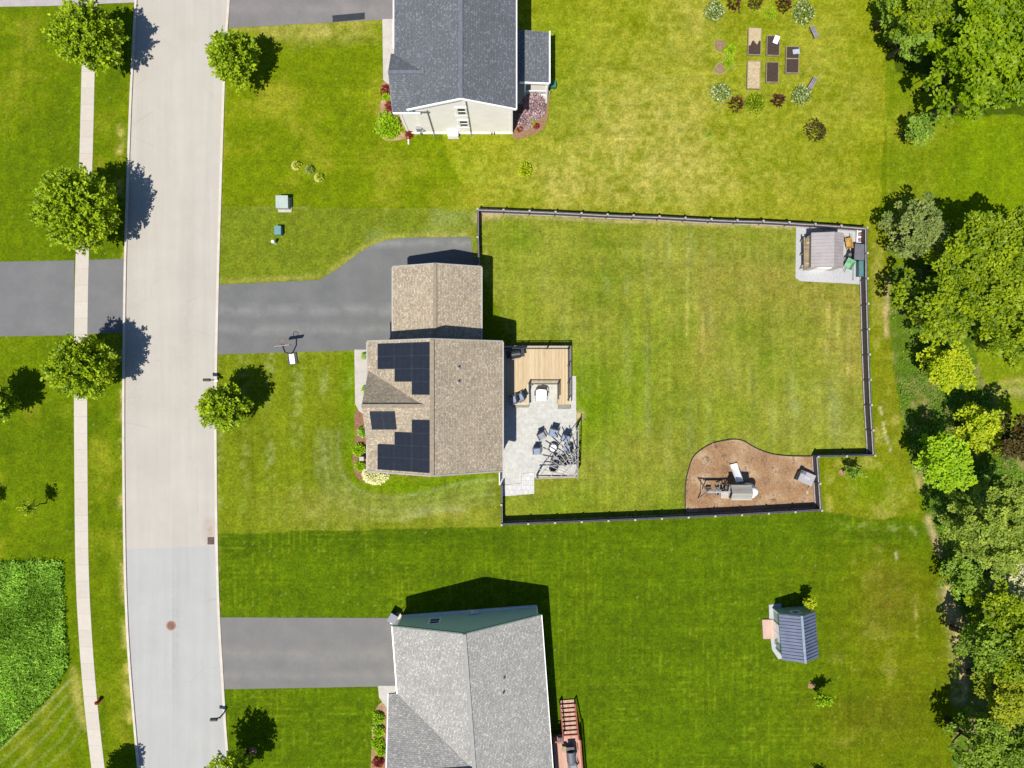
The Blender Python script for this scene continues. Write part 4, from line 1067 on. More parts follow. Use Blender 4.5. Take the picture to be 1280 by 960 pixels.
# timber rack against the west wall of the metal shed
x, y, _ = G(1012.5, 316, 1.25)
rk = thing('timber_rack', 'narrow rack of pale stacked timber along the west wall of the tan shed', 'timber rack', (x, y, 0), R(-.8))
for xx in (-.42, .3):
    for yy in (-1.25, 0, 1.25): MB().box(xx, yy, .55, .09, .09, 1.1).build('rack_post', M['deck_edge'], rk)
for yy in (-1.25, 0, 1.25): MB().box(-.06, yy, 1.13, .8, .09, .06).build('rack_bar', M['deck_edge'], rk)
for k in range(8):
    a = MB(); yy = random.uniform(-.1, .1)
    a.box(-.5 + k * .12, yy, 1.24 + random.uniform(-.02, .05), .1, 2.75 + random.uniform(-.3, .1), .12, 0, random.uniform(-.03, .03)); a.build('timber_plank', M['timber'], rk)
for yy in (-1.0, .9): MB().box(-.05, yy, 1.38, .7, .12, .05, 0, random.uniform(-.2, .2)).build('crosspiece', M['deck_edge'], rk)

# ================================================================== fence round the back yard
FH = 1.3
fence = thing('yard_fence', 'dark weathered board fence enclosing the large back yard of the tan house', 'fence', G(627, 655, FH)[:2] + (0,))
fx, fy_, _ = fence.location
def fence_run(pix, n, hh=FH):
    pts = [Vector(G(a, b, FH)[:2] + (0,)) for a, b in pix]
    ds = [0]
    for a, b in zip(pts[:-1], pts[1:]): ds.append(ds[-1] + (b - a).length)
    def at(d):
        for i in range(len(pts) - 1):
            if d <= ds[i + 1] + 1e-6: return pts[i].lerp(pts[i + 1], (d - ds[i]) / (ds[i + 1] - ds[i]))
        return pts[-1].copy()
    q = [at(ds[-1] * k / n) - Vector((fx, fy_, 0)) for k in range(n + 1)]
    for k in range(n):
        a, b = q[k], q[k + 1]; d = (b - a).normalized()
        mb = MB()
        mb.beam(a + d * .06 + Vector((0, 0, hh * .5 - .01)), b - d * .06 + Vector((0, 0, hh * .5 - .01)), .045, hh - .1)
        mb.beam(a + d * .06 + Vector((0, 0, hh - .01)), b - d * .06 + Vector((0, 0, hh - .01)), .08, .06)
        mb.build('fence_panel', M['fencedark'], fence)
        mb = MB()
        s_ = Vector((-d.y, d.x, 0))
        for z in (.14, hh - .12): mb.beam(a + d * .06 - s_ * .055 + Vector((0, 0, z)), b - d * .06 - s_ * .055 + Vector((0, 0, z)), .06, .1)
        mb.build('fence_rail', M['fence'], fence)
    for k in range(n):
        p = MB().box(q[k].x, q[k].y, hh * .53, .12, .12, hh * 1.06).build('fence_post', M['fencedark'], fence)
        MB().box(q[k].x, q[k].y, hh * 1.06 + .03, .17, .17, .05).build('post_cap', M['cap'], p)
fence_run([(598, 332), (597, 298), (597, 261.5)], 2)
fence_run([(597, 261.5), (640, 263), (700, 265.5), (760, 268.5), (830, 271), (880, 274), (930, 276), (960, 276.5), (1000, 279), (1040, 281.5), (1083.5, 285)], 15)
fence_run([(1083.5, 285), (1084, 350), (1086.5, 440), (1089, 505), (1093, 569.5)], 9)
fence_run([(1093, 569.5), (1022.5, 571)], 2)
fence_run([(1022.5, 571), (1027, 638)], 2)
fence_run([(1027, 638), (940, 643), (800, 649.5), (627, 656)], 12)
fence_run([(627, 656), (626.5, 606)], 2)
# white gate at the corner of the house
g = thing('garden_gate', 'narrow white gate between the tan house corner and the south fence', 'gate', G(624.5, 597))
mb = MB(); mb.bx(-.03, .03, -.5, .5, .12, .2); mb.bx(-.03, .03, -.5, .5, 1.1, 1.2)
for k in range(8): mb.box(0, -.46 + k * .131, .65, .03, .06, 1.05)
mb.build('gate_leaf', M['white'], g); MB().box(0, .55, .62, .1, .1, 1.25).build('gate_post', M['white'], g)

# ================================================================== deck, stairs to patio, pergola
DZ = 1.0
def dk(px, py): return G(px, py, DZ)
xa = -1.21; xb = dk(713, 432)[0]; ya = dk(629, 432.5)[1]
deck = thing('wooden_deck', 'pale wooden deck with black railings behind the tan house', 'deck', ((xa + xb) / 2, ya - 3, 0))
dx_, dy_, _ = deck.location
def ld(px, py, z=DZ): p = G(px, py, z); return (p[0] - dx_, p[1] - dy_, z)
xw = xa - dx_
poly = [(xw, ld(0, 432.5)[1])] + [ld(a, b)[:2] for a, b in ((713.5, 432.5), (713.5, 505), (697.5, 505), (697.5, 480), (661, 480), (661, 505.5))] + [(xw, ld(0, 505.5)[1])]
MB().prism(poly, DZ - .06, DZ).build('deck_floor', M['deck'], deck)
mb = MB()
for a, b in (((630, 433.4), (713.5, 433.4)), ((712.6, 434.6), (712.6, 505)), ((661, 479), (697.5, 479)), ((659.9, 480), (659.9, 505)), ((630, 504.4), (659, 504.4))):
    mb.beam(ld(*a, DZ + .012), ld(*b, DZ + .012), .15, .03)
mb.build('border_board', pm('pale_border_board', C(246, 236, 216), C(232, 220, 198), 3), deck)
mb = MB()
for i in range(len(poly)):
    a, b = Vector(poly[i] + (DZ / 2 - .01,)), Vector(poly[(i + 1) % len(poly)] + (DZ / 2 - .01,)); mb.beam(a, b, .07, DZ - .02)
mb.build('deck_skirt', M['deck_edge'], deck)
for px_, py_ in ((713, 433), (713, 468), (713, 503), (698, 503), (662, 504), (662, 481), (698, 481), (672, 433)):
    p = ld(px_, py_); MB().box(p[0], p[1], .3, .14, .14, .6).build('deck_leg', M['deck_edge'], deck)
def railing(a, b, z0, z1, name, parent, m, n=None, posts=True):
    a, b = Vector(a), Vector(b); d = b - a; ln = d.length; n = n or max(2, int(ln / .13))
    mb = MB()
    U = Vector((0, 0, 1))
    mb.beam(a + U * (z1 - a.z), b + U * (z1 - a.z), .08, .06); mb.beam(a + U * (z0 - a.z + .1), b + U * (z0 - a.z + .1), .05, .05)
    for k in range(1, n): p = a.lerp(b, k / n); mb.box(p.x, p.y, (z0 + z1) / 2 + .04, .02, .02, z1 - z0 - .1)
    mb.build(name, m, parent)
    if posts:
        k = max(1, round(ln / 1.8))
        for i in range(k + 1): p = a.lerp(b, i / k); MB().box(p.x, p.y, (z0 + z1) / 2 + .03, .11, .11, z1 - z0 + .12).build('railing_post', m, parent)
RL = DZ + .95
railing(ld(630, 436), ld(710, 436), DZ, RL, 'railing', deck, M['black'])
railing(ld(710, 436), ld(710, 500), DZ, RL, 'railing', deck, M['black'])
railing(ld(661, 480), ld(697.5, 480), DZ, RL, 'railing', deck, M['black'])
railing(ld(661, 480), ld(661, 492), DZ, RL, 'railing', deck, M['black'], posts=False)
railing(ld(697.5, 480), ld(697.5, 499), DZ, RL, 'railing', deck, M['black'], posts=False)
# two low steps
for k, (pa, pb, y0_, y1_, m_) in enumerate((((697.5), 713, 505, 511.5, 'timber'), (644, 661, 505.5, 509.5, 'timber'))):
    a = ld(pa, y1_, .4); b = ld(pb, y0_, .4); mb = MB(); mb.bx(a[0], b[0], a[1], b[1], .06, .4); mb.build('step', pm('step_grey%d' % k, C(178, 172, 160), C(150, 144, 134), 4), deck)

def grill(name, label, px, py, z, rz, m1, m2, w=1.25):
    x, y, _ = G(px, py, z + .5); t = thing(name, label, 'grill', (x, y, z), rz); t.scale = (1.15, 1.45, 1.15)
    mb = MB(); mb.bx(-.38, .38, -.26, .26, .1, .72); mb.build('cabinet', m1, t)
    n = 8; pts = [(.34 * math.cos(math.pi * k / n) * .8, .74 + .34 * math.sin(math.pi * k / n)) for k in range(n + 1)]
    vs = [(sx, a, b) for sx in (-.4, .4) for a, b in pts]
    mb = MB(); mb._add(vs, [tuple(range(n + 1)), tuple(reversed(range(n + 1, 2 * n + 2)))] + [(i, n + 1 + i, n + 2 + i, i + 1) for i in range(n)] + [(n, 2 * n + 1, n + 1, 0)], 0)
    li = mb.build('lid', m2, t); MB().tube([(-.28, -.32, .88), (.28, -.32, .88)], .025, 6).build('handle', M['rail'], li)
    for s_ in (-1, 1): MB().box(s_ * .56, 0, .74, .3, .46, .05).build('side_shelf', m1, t)
    for sx in (-.33, .33):
        for sy in (-.2, .2): MB().tube([(sx - .03, sy, .06), (sx + .03, sy, .06)], .06, 10).build('wheel', M['black'], t)
    return t
grill('covered_grill', 'dark covered grill against the house wall on the pale wooden deck', 644, 442.5, DZ, R(8), M['black'], M['dark'])

def patio_chair(name, label, px, py, rz, cushion, z=0.06, group='patio chairs', s=1.0):
    """slatted arm chair; the sitter faces -y before rotation"""
    x, y, _ = G(px, py, z + .4); t = thing(name, label, 'chair', (x, y, z), rz, group)
    c_ = cushion
    mb = MB(); mb.bx(-.29 * s, .29 * s, -.3 * s, .27 * s, .36, .48); mb.build('seat', c_, t)
    mb = MB(); mb.beam((-.0, .27 * s, .42), (0, .42 * s, 1.0), .56 * s, .1); mb.build('backrest', M['dark'], t)
    for sx in (-1, 1):
        a = MB(); a.beam((sx * .35 * s, -.28 * s, .62), (sx * .35 * s, .33 * s, .66), .09, .05); a.build('armrest', M['dark'], t)
        for yy in (-.26, .26): a = MB(); a.box(sx * .34 * s, yy * s, .31, .05, .05, .62); a.build('leg', M['dark'], t)
    mb = MB(); mb.bx(-.32 * s, .32 * s, -.31 * s, -.27 * s, .28, .36); mb.bx(-.32 * s, .32 * s, .25 * s, .29 * s, .28, .36); mb.build('seat_frame', M['dark'], t)
    return t
patio_chair('deck_chair', 'blue-grey cushioned chair half in house shade at the lower end of the deck', 650.5, 497, R(-62), M['bluecushion'], DZ, 'deck chairs')
patio_chair('deck_chair', 'blue cushioned chair close to the house wall on the deck', 641.5, 500, R(-78), M['bluecushion'], DZ, 'deck chairs')
patio_chair('patio_chair', 'pale grey patio chair with dark back, between blue chairs and house', 677, 545, R(28), M['greycushion'])
patio_chair('patio_chair', 'blue-grey patio chair at the upper end of the chair group', 692, 541, R(-14), M['bluecushion'], s=1.15)
patio_chair('patio_chair', 'blue-grey patio chair nearest the house, west of the round table', 671, 564, R(2), M['bluecushion'])
patio_chair('patio_chair', 'dark blue chair partly under the upper pergola rafters', 707, 548, R(-20), M['bluecushion'], s=1.1)
patio_chair('patio_chair', 'blue chair deep under the crossing pergola rafters', 709, 561, R(-95), M['bluecushion'])
patio_chair('patio_chair', 'grey chair by the lower edge of the patio under the pergola', 692, 583, R(170), M['greycushion'])
patio_chair('patio_chair', 'black chair in the shade at the middle of the pergola', 704.5, 575, R(215), M['dark'])
patio_chair('patio_chair', 'small grey chair beside the round fire table under the pergola', 694, 574, R(150), M['greycushion'], s=.9)
x, y, _ = G(691.5, 560, .45)
ft = thing('fire_table', 'small round pale topped table with dark rim among the patio chairs', 'table', (x, y, .06))
mb = MB(); mb.lathe([(.2, 0), (.24, .06), (.12, .12), (.12, .38), (.38, .4)], 24); mb.build('base', M['dark'], ft)
mb = MB(); mb.lathe([(.4, .4), (.43, .42), (.43, .46), (.32, .46)], 28); mb.build('rim', M['dark'], ft)
mb = MB(); mb.lathe([(.31, .462), (.31, .475), (.05, .475)], 24); mb.build('table_top', M['whitecushion'], ft)

# white cushioned lounge seat in the notch of the deck
x, y, _ = G(676.5, 493, .45)
ls = thing('lounge_seat', 'wide white cushioned seat with dark rounded back in the deck notch', 'lounge chair', (x, y, .06))
mb = MB(); mb.bx(-.52, .52, -.62, .4, .16, .3); mb.build('frame', M['dark'], ls)
mb = MB(); mb.bx(-.48, .48, -.6, .34, .3, .46); mb.build('seat', M['whitecushion'], ls)
mb = MB(); mb.tube([(-.58, -.1, .62), (-.56, .3, .72), (-.4, .47, .82), (0, .52, .85), (.4, .47, .82), (.56, .3, .72), (.58, -.1, .62)], .05, 8); mb.build('back_rail', M['dark'], ls)
for sx, sy in ((-.48, -.56), (.48, -.56), (-.48, .36), (.48, .36)): MB().box(sx, sy, .09, .07, .07, .18).build('leg', M['dark'], ls)
mb = MB(); mb.beam((0, .36, .5), (0, .44, .82), .9, .14); mb.build('backrest', M['whitecushion'], ls)

# corner pergola with fan of rafters
PZ = 2.35
cxp, cyp, _ = G(719, 592)
pg = thing('corner_pergola', 'open corner pergola of thin fanned beams over the patio chairs', 'pergola', (cxp, cyp, 0))
def lp(px, py, z): p = G(px, py, 0); return Vector((p[0] - cxp, p[1] - cyp, z))
posts = [(719, 592), (720, 534), (671, 594), (719.5, 563)]
for p in posts: q = lp(*p, 0); MB().box(q.x, q.y, PZ / 2 + .03, .13, .13, PZ - .06).build('post', M['pergola'], pg)
for a, b in (((719, 594), (720, 530)), ((719, 592), (668, 594)), ((671, 594), (720, 534))):
    MB().beam(lp(*a, PZ + .05), lp(*b, PZ + .05), .07, .16).build('beam', M['pergola'], pg)
for k, ang in enumerate(np.linspace(97, 178, 9)):
    l_ = 3.3 + .55 * math.sin(math.radians((ang - 92) * 2)); a = R(float(ang)); e = Vector((math.cos(a) * l_, math.sin(a) * l_, PZ + .2))
    MB().beam(Vector((math.cos(a) * .2, math.sin(a) * .2, PZ + .2)), e, .055, .13).build('rafter', M['pergola'], pg)
for r_ in (1.5, 2.3):
    MB().beam(Vector((-r_ * 1.12, -.05, PZ + .31)), Vector((.05, r_ * 1.12, PZ + .31)), .05, .1).build('purlin', M['pergola'], pg)
mb = MB(); mb.beam(lp(720.5, 532, 1.0), lp(720.5, 590, 1.0), .07, .07); mb.beam(lp(720.5, 532, .25), lp(720.5, 590, .25), .05, .05)
for k in range(30): q = lp(720.5, 533 + k * 1.95, .62); mb.box(q.x, q.y, .62, .035, .035, .74)
mb.build('railing', M['black'], pg)
mb = MB(); mb.beam(lp(672, 595.5, .14), lp(720, 595.5, .14), .12, .28); mb.build('sill', M['deck_edge'], pg)

# ================================================================== play area
x, y, _ = G(931, 611)
ps = thing('play_set', 'wooden swing and slide play set standing on bark mulch', 'play set', (x, y, 0))
def lpz(px, py, z): p = G(px, py, z); return Vector((p[0] - x, p[1] - y, z))
bz = 2.25
bL, bR = lpz(884, 615, bz), lpz(913, 615, bz)
MB().beam(bL, bR, .13, .14).build('swing_beam', M['bluepaint'], ps)
for b_, nm in ((bL + Vector((.1, 0, 0)), 'a'),):
    for s_ in (-1, 1): MB().beam(b_ + Vector((0, 0, 0)), Vector((b_.x - .35, b_.y + s_ * .95, 0.03)), .1, .1).build('swing_leg', M['playwood'], ps)
    MB().beam(Vector((b_.x - .22, b_.y - .62, .8)), Vector((b_.x - .22, b_.y + .62, .8)), .08, .08).build('leg_brace', M['playwood'], ps)
MB().beam(Vector((bL.x + .2, bL.y + .75, .08)), Vector((bR.x - .1, bR.y + .75, .08)), .07, .07).build('beam_shadow_bar', M['black'], ps)  # black bar standing in for the swing beam's shadow on the mulch
for k, (fx_, m_) in enumerate(((.3, 'black'), (.72, 'teal'))):
    c_ = bL.lerp(bR, fx_); mb = MB()
    for s_ in (-.22, .22): mb.tube([c_ + Vector((s_, 0, -.05)), c_ + Vector((s_, .04, -1.75))], .012, 4)
    w_ = mb.build('swing_chain', M['dark'], ps)
    MB().box(c_.x, c_.y + .04, .5, .5, .2, .04).build('swing_seat', M[m_], w_)
tx0, tx1 = bR.x + .15, bR.x + 1.75; ty = bR.y - .05
def tbx(a0, a1, b0, b1, z0, z1, nm, m_, par=None): o = MB().bx(a0, a1, b0, b1, z0, z1).build(nm, m_, par or ps); return o
tbx(tx0, tx1, ty - .6, ty + .6, 1.25, 1.33, 'platform', M['playwood'])
for xx in (tx0 + .05, tx1 - .05):
    for yy in (ty - .55, ty + .55): MB().box(xx, yy, 1.15, .1, .1, 2.3).build('tower_post', M['playwood'], ps)
for yy in (ty - .6, ty + .6):
    mb = MB()
    for k in range(9): mb.box(tx0 + .1 + k * .175, yy, 1.65, .11, .03, .62)
    mb.build('side_rail', M['playwood'], ps)
rf = MB()
rf.slab([(tx0 - .12, ty - .68, 2.3), (tx1 + .1, ty - .68, 2.3), (tx1 + .1, ty, 2.75), (tx0 - .12, ty, 2.75)], .05)
rf.slab([(tx0 - .12, ty + .68, 2.3), (tx1 + .1, ty + .68, 2.3), (tx1 + .1, ty, 2.75), (tx0 - .12, ty, 2.75)], .05)
rf.build('roof', M['playroof'], ps)
mb = MB(); mb.slab([(tx0 - .75, ty - .62, 1.5), (tx0 - .15, ty - .62, 1.75), (tx0 - .15, ty - .05, 1.75), (tx0 - .75, ty - .05, 1.5)], .05); mb.build('awning', M['playtan'], ps)
mb = MB(); mb.beam((tx0 - .1, ty + .5, 1.3), (tx0 - .85, ty + .6, .05), .1, .08); mb.beam((tx0 - .1, ty - .5, 1.3), (tx0 - .85, ty - .6, .05), .1, .08)
for k in range(4): t_ = (k + .6) / 4; mb.beam((tx0 - .1 - .75 * t_, ty - .52, 1.3 - 1.25 * t_), (tx0 - .1 - .75 * t_, ty + .52, 1.3 - 1.25 * t_), .06, .06)
mb.build('ladder', M['playwood'], ps)
# slide with raised lips, running north
def slide(p0, p1, p2, w=.46):
    a, b, c_ = Vector(p0), Vector(p1), Vector(p2); mb = MB()
    for i, (u, v) in enumerate(((a, b), (b, c_))):
        mb.beam(u, v, w, .04)
        sd = (v - u).cross(Vector((0, 0, 1))).normalized() * (w / 2)
        for s_ in (-1, 1): mb.beam(u + sd * s_ + Vector((0, 0, .07)), v + sd * s_ + Vector((0, 0, .07)), .04, .16)
    return mb.build('slide', M['whitecushion'], ps)
q0, q1, q2 = lpz(924.5, 602, 1.3), lpz(918.5, 586, .35), lpz(916.5, 580, .2)
slide(q0, q1, q2, .58)
# spiral tube beside the tower
cx_, cy_ = tx1 + .42, ty - .02
path = [(cx_ + .34 * math.cos(t) - .1, cy_ + .34 * math.sin(t), 1.55 - .2 * (t + 2.6)) for t in np.linspace(-2.6, 3.6, 22)]
mb = MB(); mb.tube(path, .33, 14); mb.build('tube_slide', M['whitecushion'], ps, smooth=True)
mb = MB(); mb.lathe([(.42, 1.5), (.42, 1.62), (.34, 1.85), (.18, 1.98), (.02, 2.02)], 18, (cx_ + .08, cy_)); mb.build('tube_hood', M['whitecushion'], ps, smooth=True)
tbx(tx1 - .12, tx1 + .14, ty - .42, ty + .3, 1.35, 1.95, 'tube_entry', M['playtan'])
# sand table with tilted lid
x, y, _ = G(1008, 597.5, .7)
pt = thing('sand_table', 'tilted square pale grey play table beside the fence at the mulch end', 'play table', (x, y, 0), R(-24))
for sx in (-.55, .55):
    for sy in (-.4, .4): MB().box(sx, sy, .32, .08, .08, .64).build('leg', M['playtan'], pt)
MB().bx(-.68, .68, -.52, .52, .62, .8).build('table_top', pm('pale_table', C(206, 204, 206), C(186, 184, 188), 3), pt)
mb = MB(); mb.bx(-.66, -.3, .2, .5, .8, 1.0); mb.build('tray', M['greylid'], pt)
mb = MB(); mb.bx(-.28, .3, -.1, .16, .803, .83); mb.bx(.36, .48, .12, .24, .803, .84); mb.build('toy', pm('pale_toy', C(232, 230, 232), None, 4), pt)
mb = MB(); mb.bx(-.78, -.62, -.5, .3, .1, .5); mb.build('side_shelf', M['dark'], pt)
x, y, _ = G(1009, 614)
st_ = thing('sand_shovel', 'thin pale long handled toy spade standing in mulch below the play table', 'spade', (x, y, 0))
MB().tube([(0, 0, .02), (.05, .42, .3)], .03, 6).build('handle', M['playtan'], st_); MB().box(-.01, -.12, .05, .2, .26, .03).build('blade', M['playtan'], st_)

# ================================================================== things round the tan metal shed
x, y, _ = G(1061, 304, .5)
wb = thing('wheelbarrow', 'yellow wheelbarrow beside the east wall of the tan metal shed', 'wheelbarrow', (x, y, 0), R(-80))
def tray(parent, m, L_, W_, z0, z1, name='tray'):
    vs = []
    for z, l_, w_ in ((z0, L_ * .32, W_ * .34), (z1, L_ * .5, W_ * .5), (z1, L_ * .46, W_ * .45), (z0 + .04, L_ * .29, W_ * .3)):
        vs += [(-l_, -w_, z), (l_, -w_, z), (l_, w_, z), (-l_, w_, z)]
    fs = [(3, 2, 1, 0), (12, 13, 14, 15)]
    for r in range(3):
        for k in range(4): fs.append((r * 4 + k, r * 4 + (k + 1) % 4, r * 4 + 4 + (k + 1) % 4, r * 4 + 4 + k))
    mb = MB(); mb._add(vs, fs, 0); return mb.build(name, m, parent)
tray(wb, M['yellow'], .95, .62, .3, .62)
for s_ in (-1, 1): MB().beam((.55, s_ * .1, .25), (-.75, s_ * .3, .6), .05, .05).build('handle', M['timber'], wb); MB().beam((-.25, s_ * .22, .4), (-.28, s_ * .24, .02), .04, .04).build('leg', M['dark'], wb)
MB().tube([(.6, -.05, .2), (.6, .05, .2)], .2, 16).build('wheel', M['black'], wb)
x, y, _ = G(1062.5, 318, .4)
lm = thing('push_mower', 'small black mower with round wheels between yellow barrow and green cart', 'lawn mower', (x, y, 0), R(65))
MB().bx(-.34, .34, -.25, .25, .14, .3).build('deck_plate', M['dark'], lm)
mb = MB(); mb.lathe([(.16, .3), (.17, .42), (.1, .5)], 14); mb.build('engine', M['greylid'], lm)
for sx in (-.32, .32):
    for sy in (-.28, .28): MB().tube([(sx, sy - .03, .13), (sx, sy + .03, .13)], .13, 14).build('wheel', M['black'], lm)
mb = MB(); mb.tube([(-.3, -.22, .25), (-.95, -.22, .95), (-.95, .22, .95), (-.3, .22, .25)], .02, 6); mb.build('handle', M['rail'], lm)
x, y, _ = G(1061, 330.5, .5)
gc = thing('garden_cart', 'mint green tipping garden cart beside the tan shed', 'garden cart', (x, y, 0), R(62))
tray(gc, M['mint'], .95, .8, .3, .72)
for s_ in (-1, 1): MB().tube([(.3, s_ * .3, .2), (.3, s_ * .38, .2)], .2, 14).build('wheel', M['black'], gc)
MB().tube([(-.3, 0, .3), (-.8, 0, .45)], .025, 6).build('handle', M['dark'], gc)
x, y, _ = G(1074.5, 315, .9)
sb = thing('storage_box', 'dark grey lidded storage box against the east fence', 'storage box', (x, y, 0), R(-4))
MB().bx(-.42, .42, -.68, .68, .05, .85).build('body', M['dark'], sb); MB().bx(-.46, .46, -.72, .72, .85, .93).build('lid', M['greylid'], sb)
x, y, _ = G(1079, 335.5, .7)
tb = thing('storage_bin', 'teal lidded bin at the lower end of the gravel pad', 'bin', (x, y, 0))
MB().bx(-.36, .3, -.68, .66, .03, .62).build('body', M['teal'], tb); MB().bx(-.39, .33, -.72, .7, .62, .7).build('lid', pm('teal_lid', C(100, 156, 154), C(86, 140, 140), 2, .5), tb)
x, y, _ = G(1075, 296, .4)
cl = thing('step_ladder', 'faded red and white folded ladder lying in the north east fence corner', 'ladder', (x, y, 0), R(4))
for s_ in (-1, 1): MB().beam((s_ * .26, -.62, .22), (s_ * .2, .62, .38), .07, .1).build('side_rail', M['pinkred'] if s_ > 0 else M['white'], cl)
for k in range(5): MB().box(0, -.5 + k * .25, .25 + k * .032, .46, .1, .04).build('rung', M['pinkred'] if k % 2 else M['white'], cl)
x, y, _ = G(1066, 341)
pk = thing('plank', 'long thin grey plank lying on the gravel beside the teal bin', 'plank', (x, y, .05), R(-2)); MB().bx(-.06, .06, -.7, .7, 0, .06).build('board', M['rail'], pk)

# ================================================================== front yard things
x, y, _ = G(366, 448)
bh = thing('basketball_hoop', 'portable basketball hoop with pale weighted base at the edge of the curved drive', 'basketball hoop', (x, y, 0), R(8))
bh.scale = (1, 1, .78)
mb = MB(); mb.bx(-.42, .42, -.55, .5, .03, .16); mb.build('base', M['dark'], bh)
mb = MB(); mb.bx(-.24, .22, -.5, .4, .16, .3); mb.build('ballast', M['whitecushion'], bh)
MB().tube([(0, .42, .1), (0, .45, 2.6)], .06, 10).build('pole', M['black'], bh)
MB().beam((0, .45, 2.5), (0, 1.0, 3.05), .1, .1).build('arm', M['black'], bh)
mb = MB(); mb.bx(-.62, .62, 1.0, 1.04, 2.65, 3.4); bb = mb.build('backboard', M['dark'], bh)
mb = MB(); mb.bx(-.66, -.6, .985, 1.055, 2.62, 3.43); mb.bx(.6, .66, .985, 1.055, 2.62, 3.43); mb.bx(-.6, .6, .985, 1.055, 2.6, 2.66); mb.bx(-.6, .6, .985, 1.055, 3.4, 3.44); mb.build('backboard_frame', M['rail'], bb)
ring = [(.23 * math.cos(t), 1.34 + .23 * math.sin(t), 2.98) for t in np.linspace(0, 2 * math.pi, 17)]
rm = MB().tube(ring, .022, 6).build('rim', M['orange'], bh)
mb = MB()
for k in range(12):
    t = 2 * math.pi * k / 12; mb.tube([(.22 * math.cos(t), 1.34 + .22 * math.sin(t), 2.96), (.13 * math.cos(t + .4), 1.34 + .13 * math.sin(t + .4), 2.55)], .008, 4)
mb.build('net', M['white'], rm)

def mailbox(label, px, py, rz, newspaper):
    t = thing('mailbox', label, 'mailbox', G(px, py), rz, 'kerbside mailboxes')
    mb = MB(); mb.box(0, 0, .62, .1, .1, 1.24); mb.build('post', M['black'], t)
    mb = MB(); mb.beam((.1, 0, 1.2), (-.62, 0, 1.2), .09, .09); mb.beam((0, 0, .85), (-.35, 0, 1.18), .06, .06); mb.build('arm', M['black'], t)
    n = 8; prof = [(.13 * math.cos(math.pi * k / n), 1.38 + .12 * math.sin(math.pi * k / n)) for k in range(n + 1)] + [(-.13, 1.25), (.13, 1.25)]
    m_ = len(prof); vs = [(xx, a, b) for xx in (-.7, -.1) for a, b in prof]
    mb = MB(); mb._add(vs, [tuple(range(m_)), tuple(reversed(range(m_, 2 * m_)))] + [(i, m_ + i, m_ + (i + 1) % m_, (i + 1) % m_) for i in range(m_)], 0); mb.build('box', M['dark'], t)
    if newspaper: mb = MB(); mb.bx(.06, .34, -.16, .02, .7, .86); mb.build('paper_tube', M['white'], t)
    return t
mailbox('black kerbside mailbox with white paper box by the curved driveway', 272, 475, 0, True)
mailbox('black kerbside mailbox on bare arm south of the bottom driveway', 280.5, 890.5, R(2), False)
hy = thing('fire_hydrant', 'red fire hydrant in the verge beside the sidewalk', 'hydrant', G(125.5, 875))
mb = MB(); mb.lathe([(.2, 0), (.2, .06), (.13, .08), (.12, .55), (.17, .58), (.17, .64), (.13, .74), (.05, .8)], 14); mb.build('barrel', M['red'], hy, smooth=False)
for s_ in (-1, 1): MB().tube([(s_ * .1, 0, .48), (s_ * .22, 0, .48)], .07, 10).build('outlet', M['red'], hy)
MB().tube([(0, -.1, .44), (0, -.22, .44)], .09, 10).build('pumper_outlet', M['red'], hy); MB().lathe([(.04, .8), (.04, .86)], 6).build('cap_nut', M['red'], hy)
tf = thing('transformer_box', 'pale grey-green utility transformer cabinet on a concrete pad in the front lawn', 'transformer', G(356.5, 256))
MB().bx(-.62, .62, -.7, .62, 0, .12).build('pad', M['concrete'], tf)
mb = MB(); mb.bx(-.52, .5, -.48, .55, .12, .85); mb.build('cabinet', M['greygreen'], tf)
mb = MB(); mb.slab([(-.56, -.52, .9), (.54, -.52, .9), (.54, .6, .98), (-.56, .6, .98)], .09); mb.build('lid', M['greygreen'], tf)
tp = thing('utility_pedestal', 'small teal utility box south of the pale transformer', 'utility box', G(350, 290))
MB().bx(-.28, .28, -.36, .4, 0, .6).build('cabinet', M['tealmetal'], tp); MB().bx(-.3, .3, -.38, .42, .6, .68).build('lid', M['tealmetal'], tp)
wm = thing('cable_marker', 'short white marker post in the lawn below the teal utility box', 'marker post', G(344.5, 304))
MB().lathe([(.13, 0), (.13, .75)], 10).build('post', M['white'], wm); MB().lathe([(.15, .75), (.15, .82), (.06, .9)], 10).build('cap', M['white'], wm)
mh = thing('manhole_cover', 'round rusty manhole cover in the grey part of the road', 'manhole cover', G(214, 782)[:2] + (.012,))
MB().lathe([(.45, 0), (.45, .012), (.33, .012)], 28).build('ring', M['brick'], mh)
mb = MB(); mb.lathe([(.33, 0), (.33, .02), (.02, .02)], 24)
for k in range(5): mb.bx(-.22, .22, -.2 + k * .1 - .015, -.2 + k * .1 + .015, .02, .028)
mb.build('lid', M['iron'], mh)
sg = thing('storm_drain', 'square iron storm drain grate at the east kerb', 'drain', G(263.7, 676)[:2] + (.012,))
MB().bx(-.3, .3, -.33, .33, 0, .02).build('frame', M['irondark'], sg)
mb = MB()
for k in range(7): mb.bx(-.24, .24, -.27 + k * .085, -.235 + k * .085, .02, .035)
mb.build('grate', M['iron'], sg)
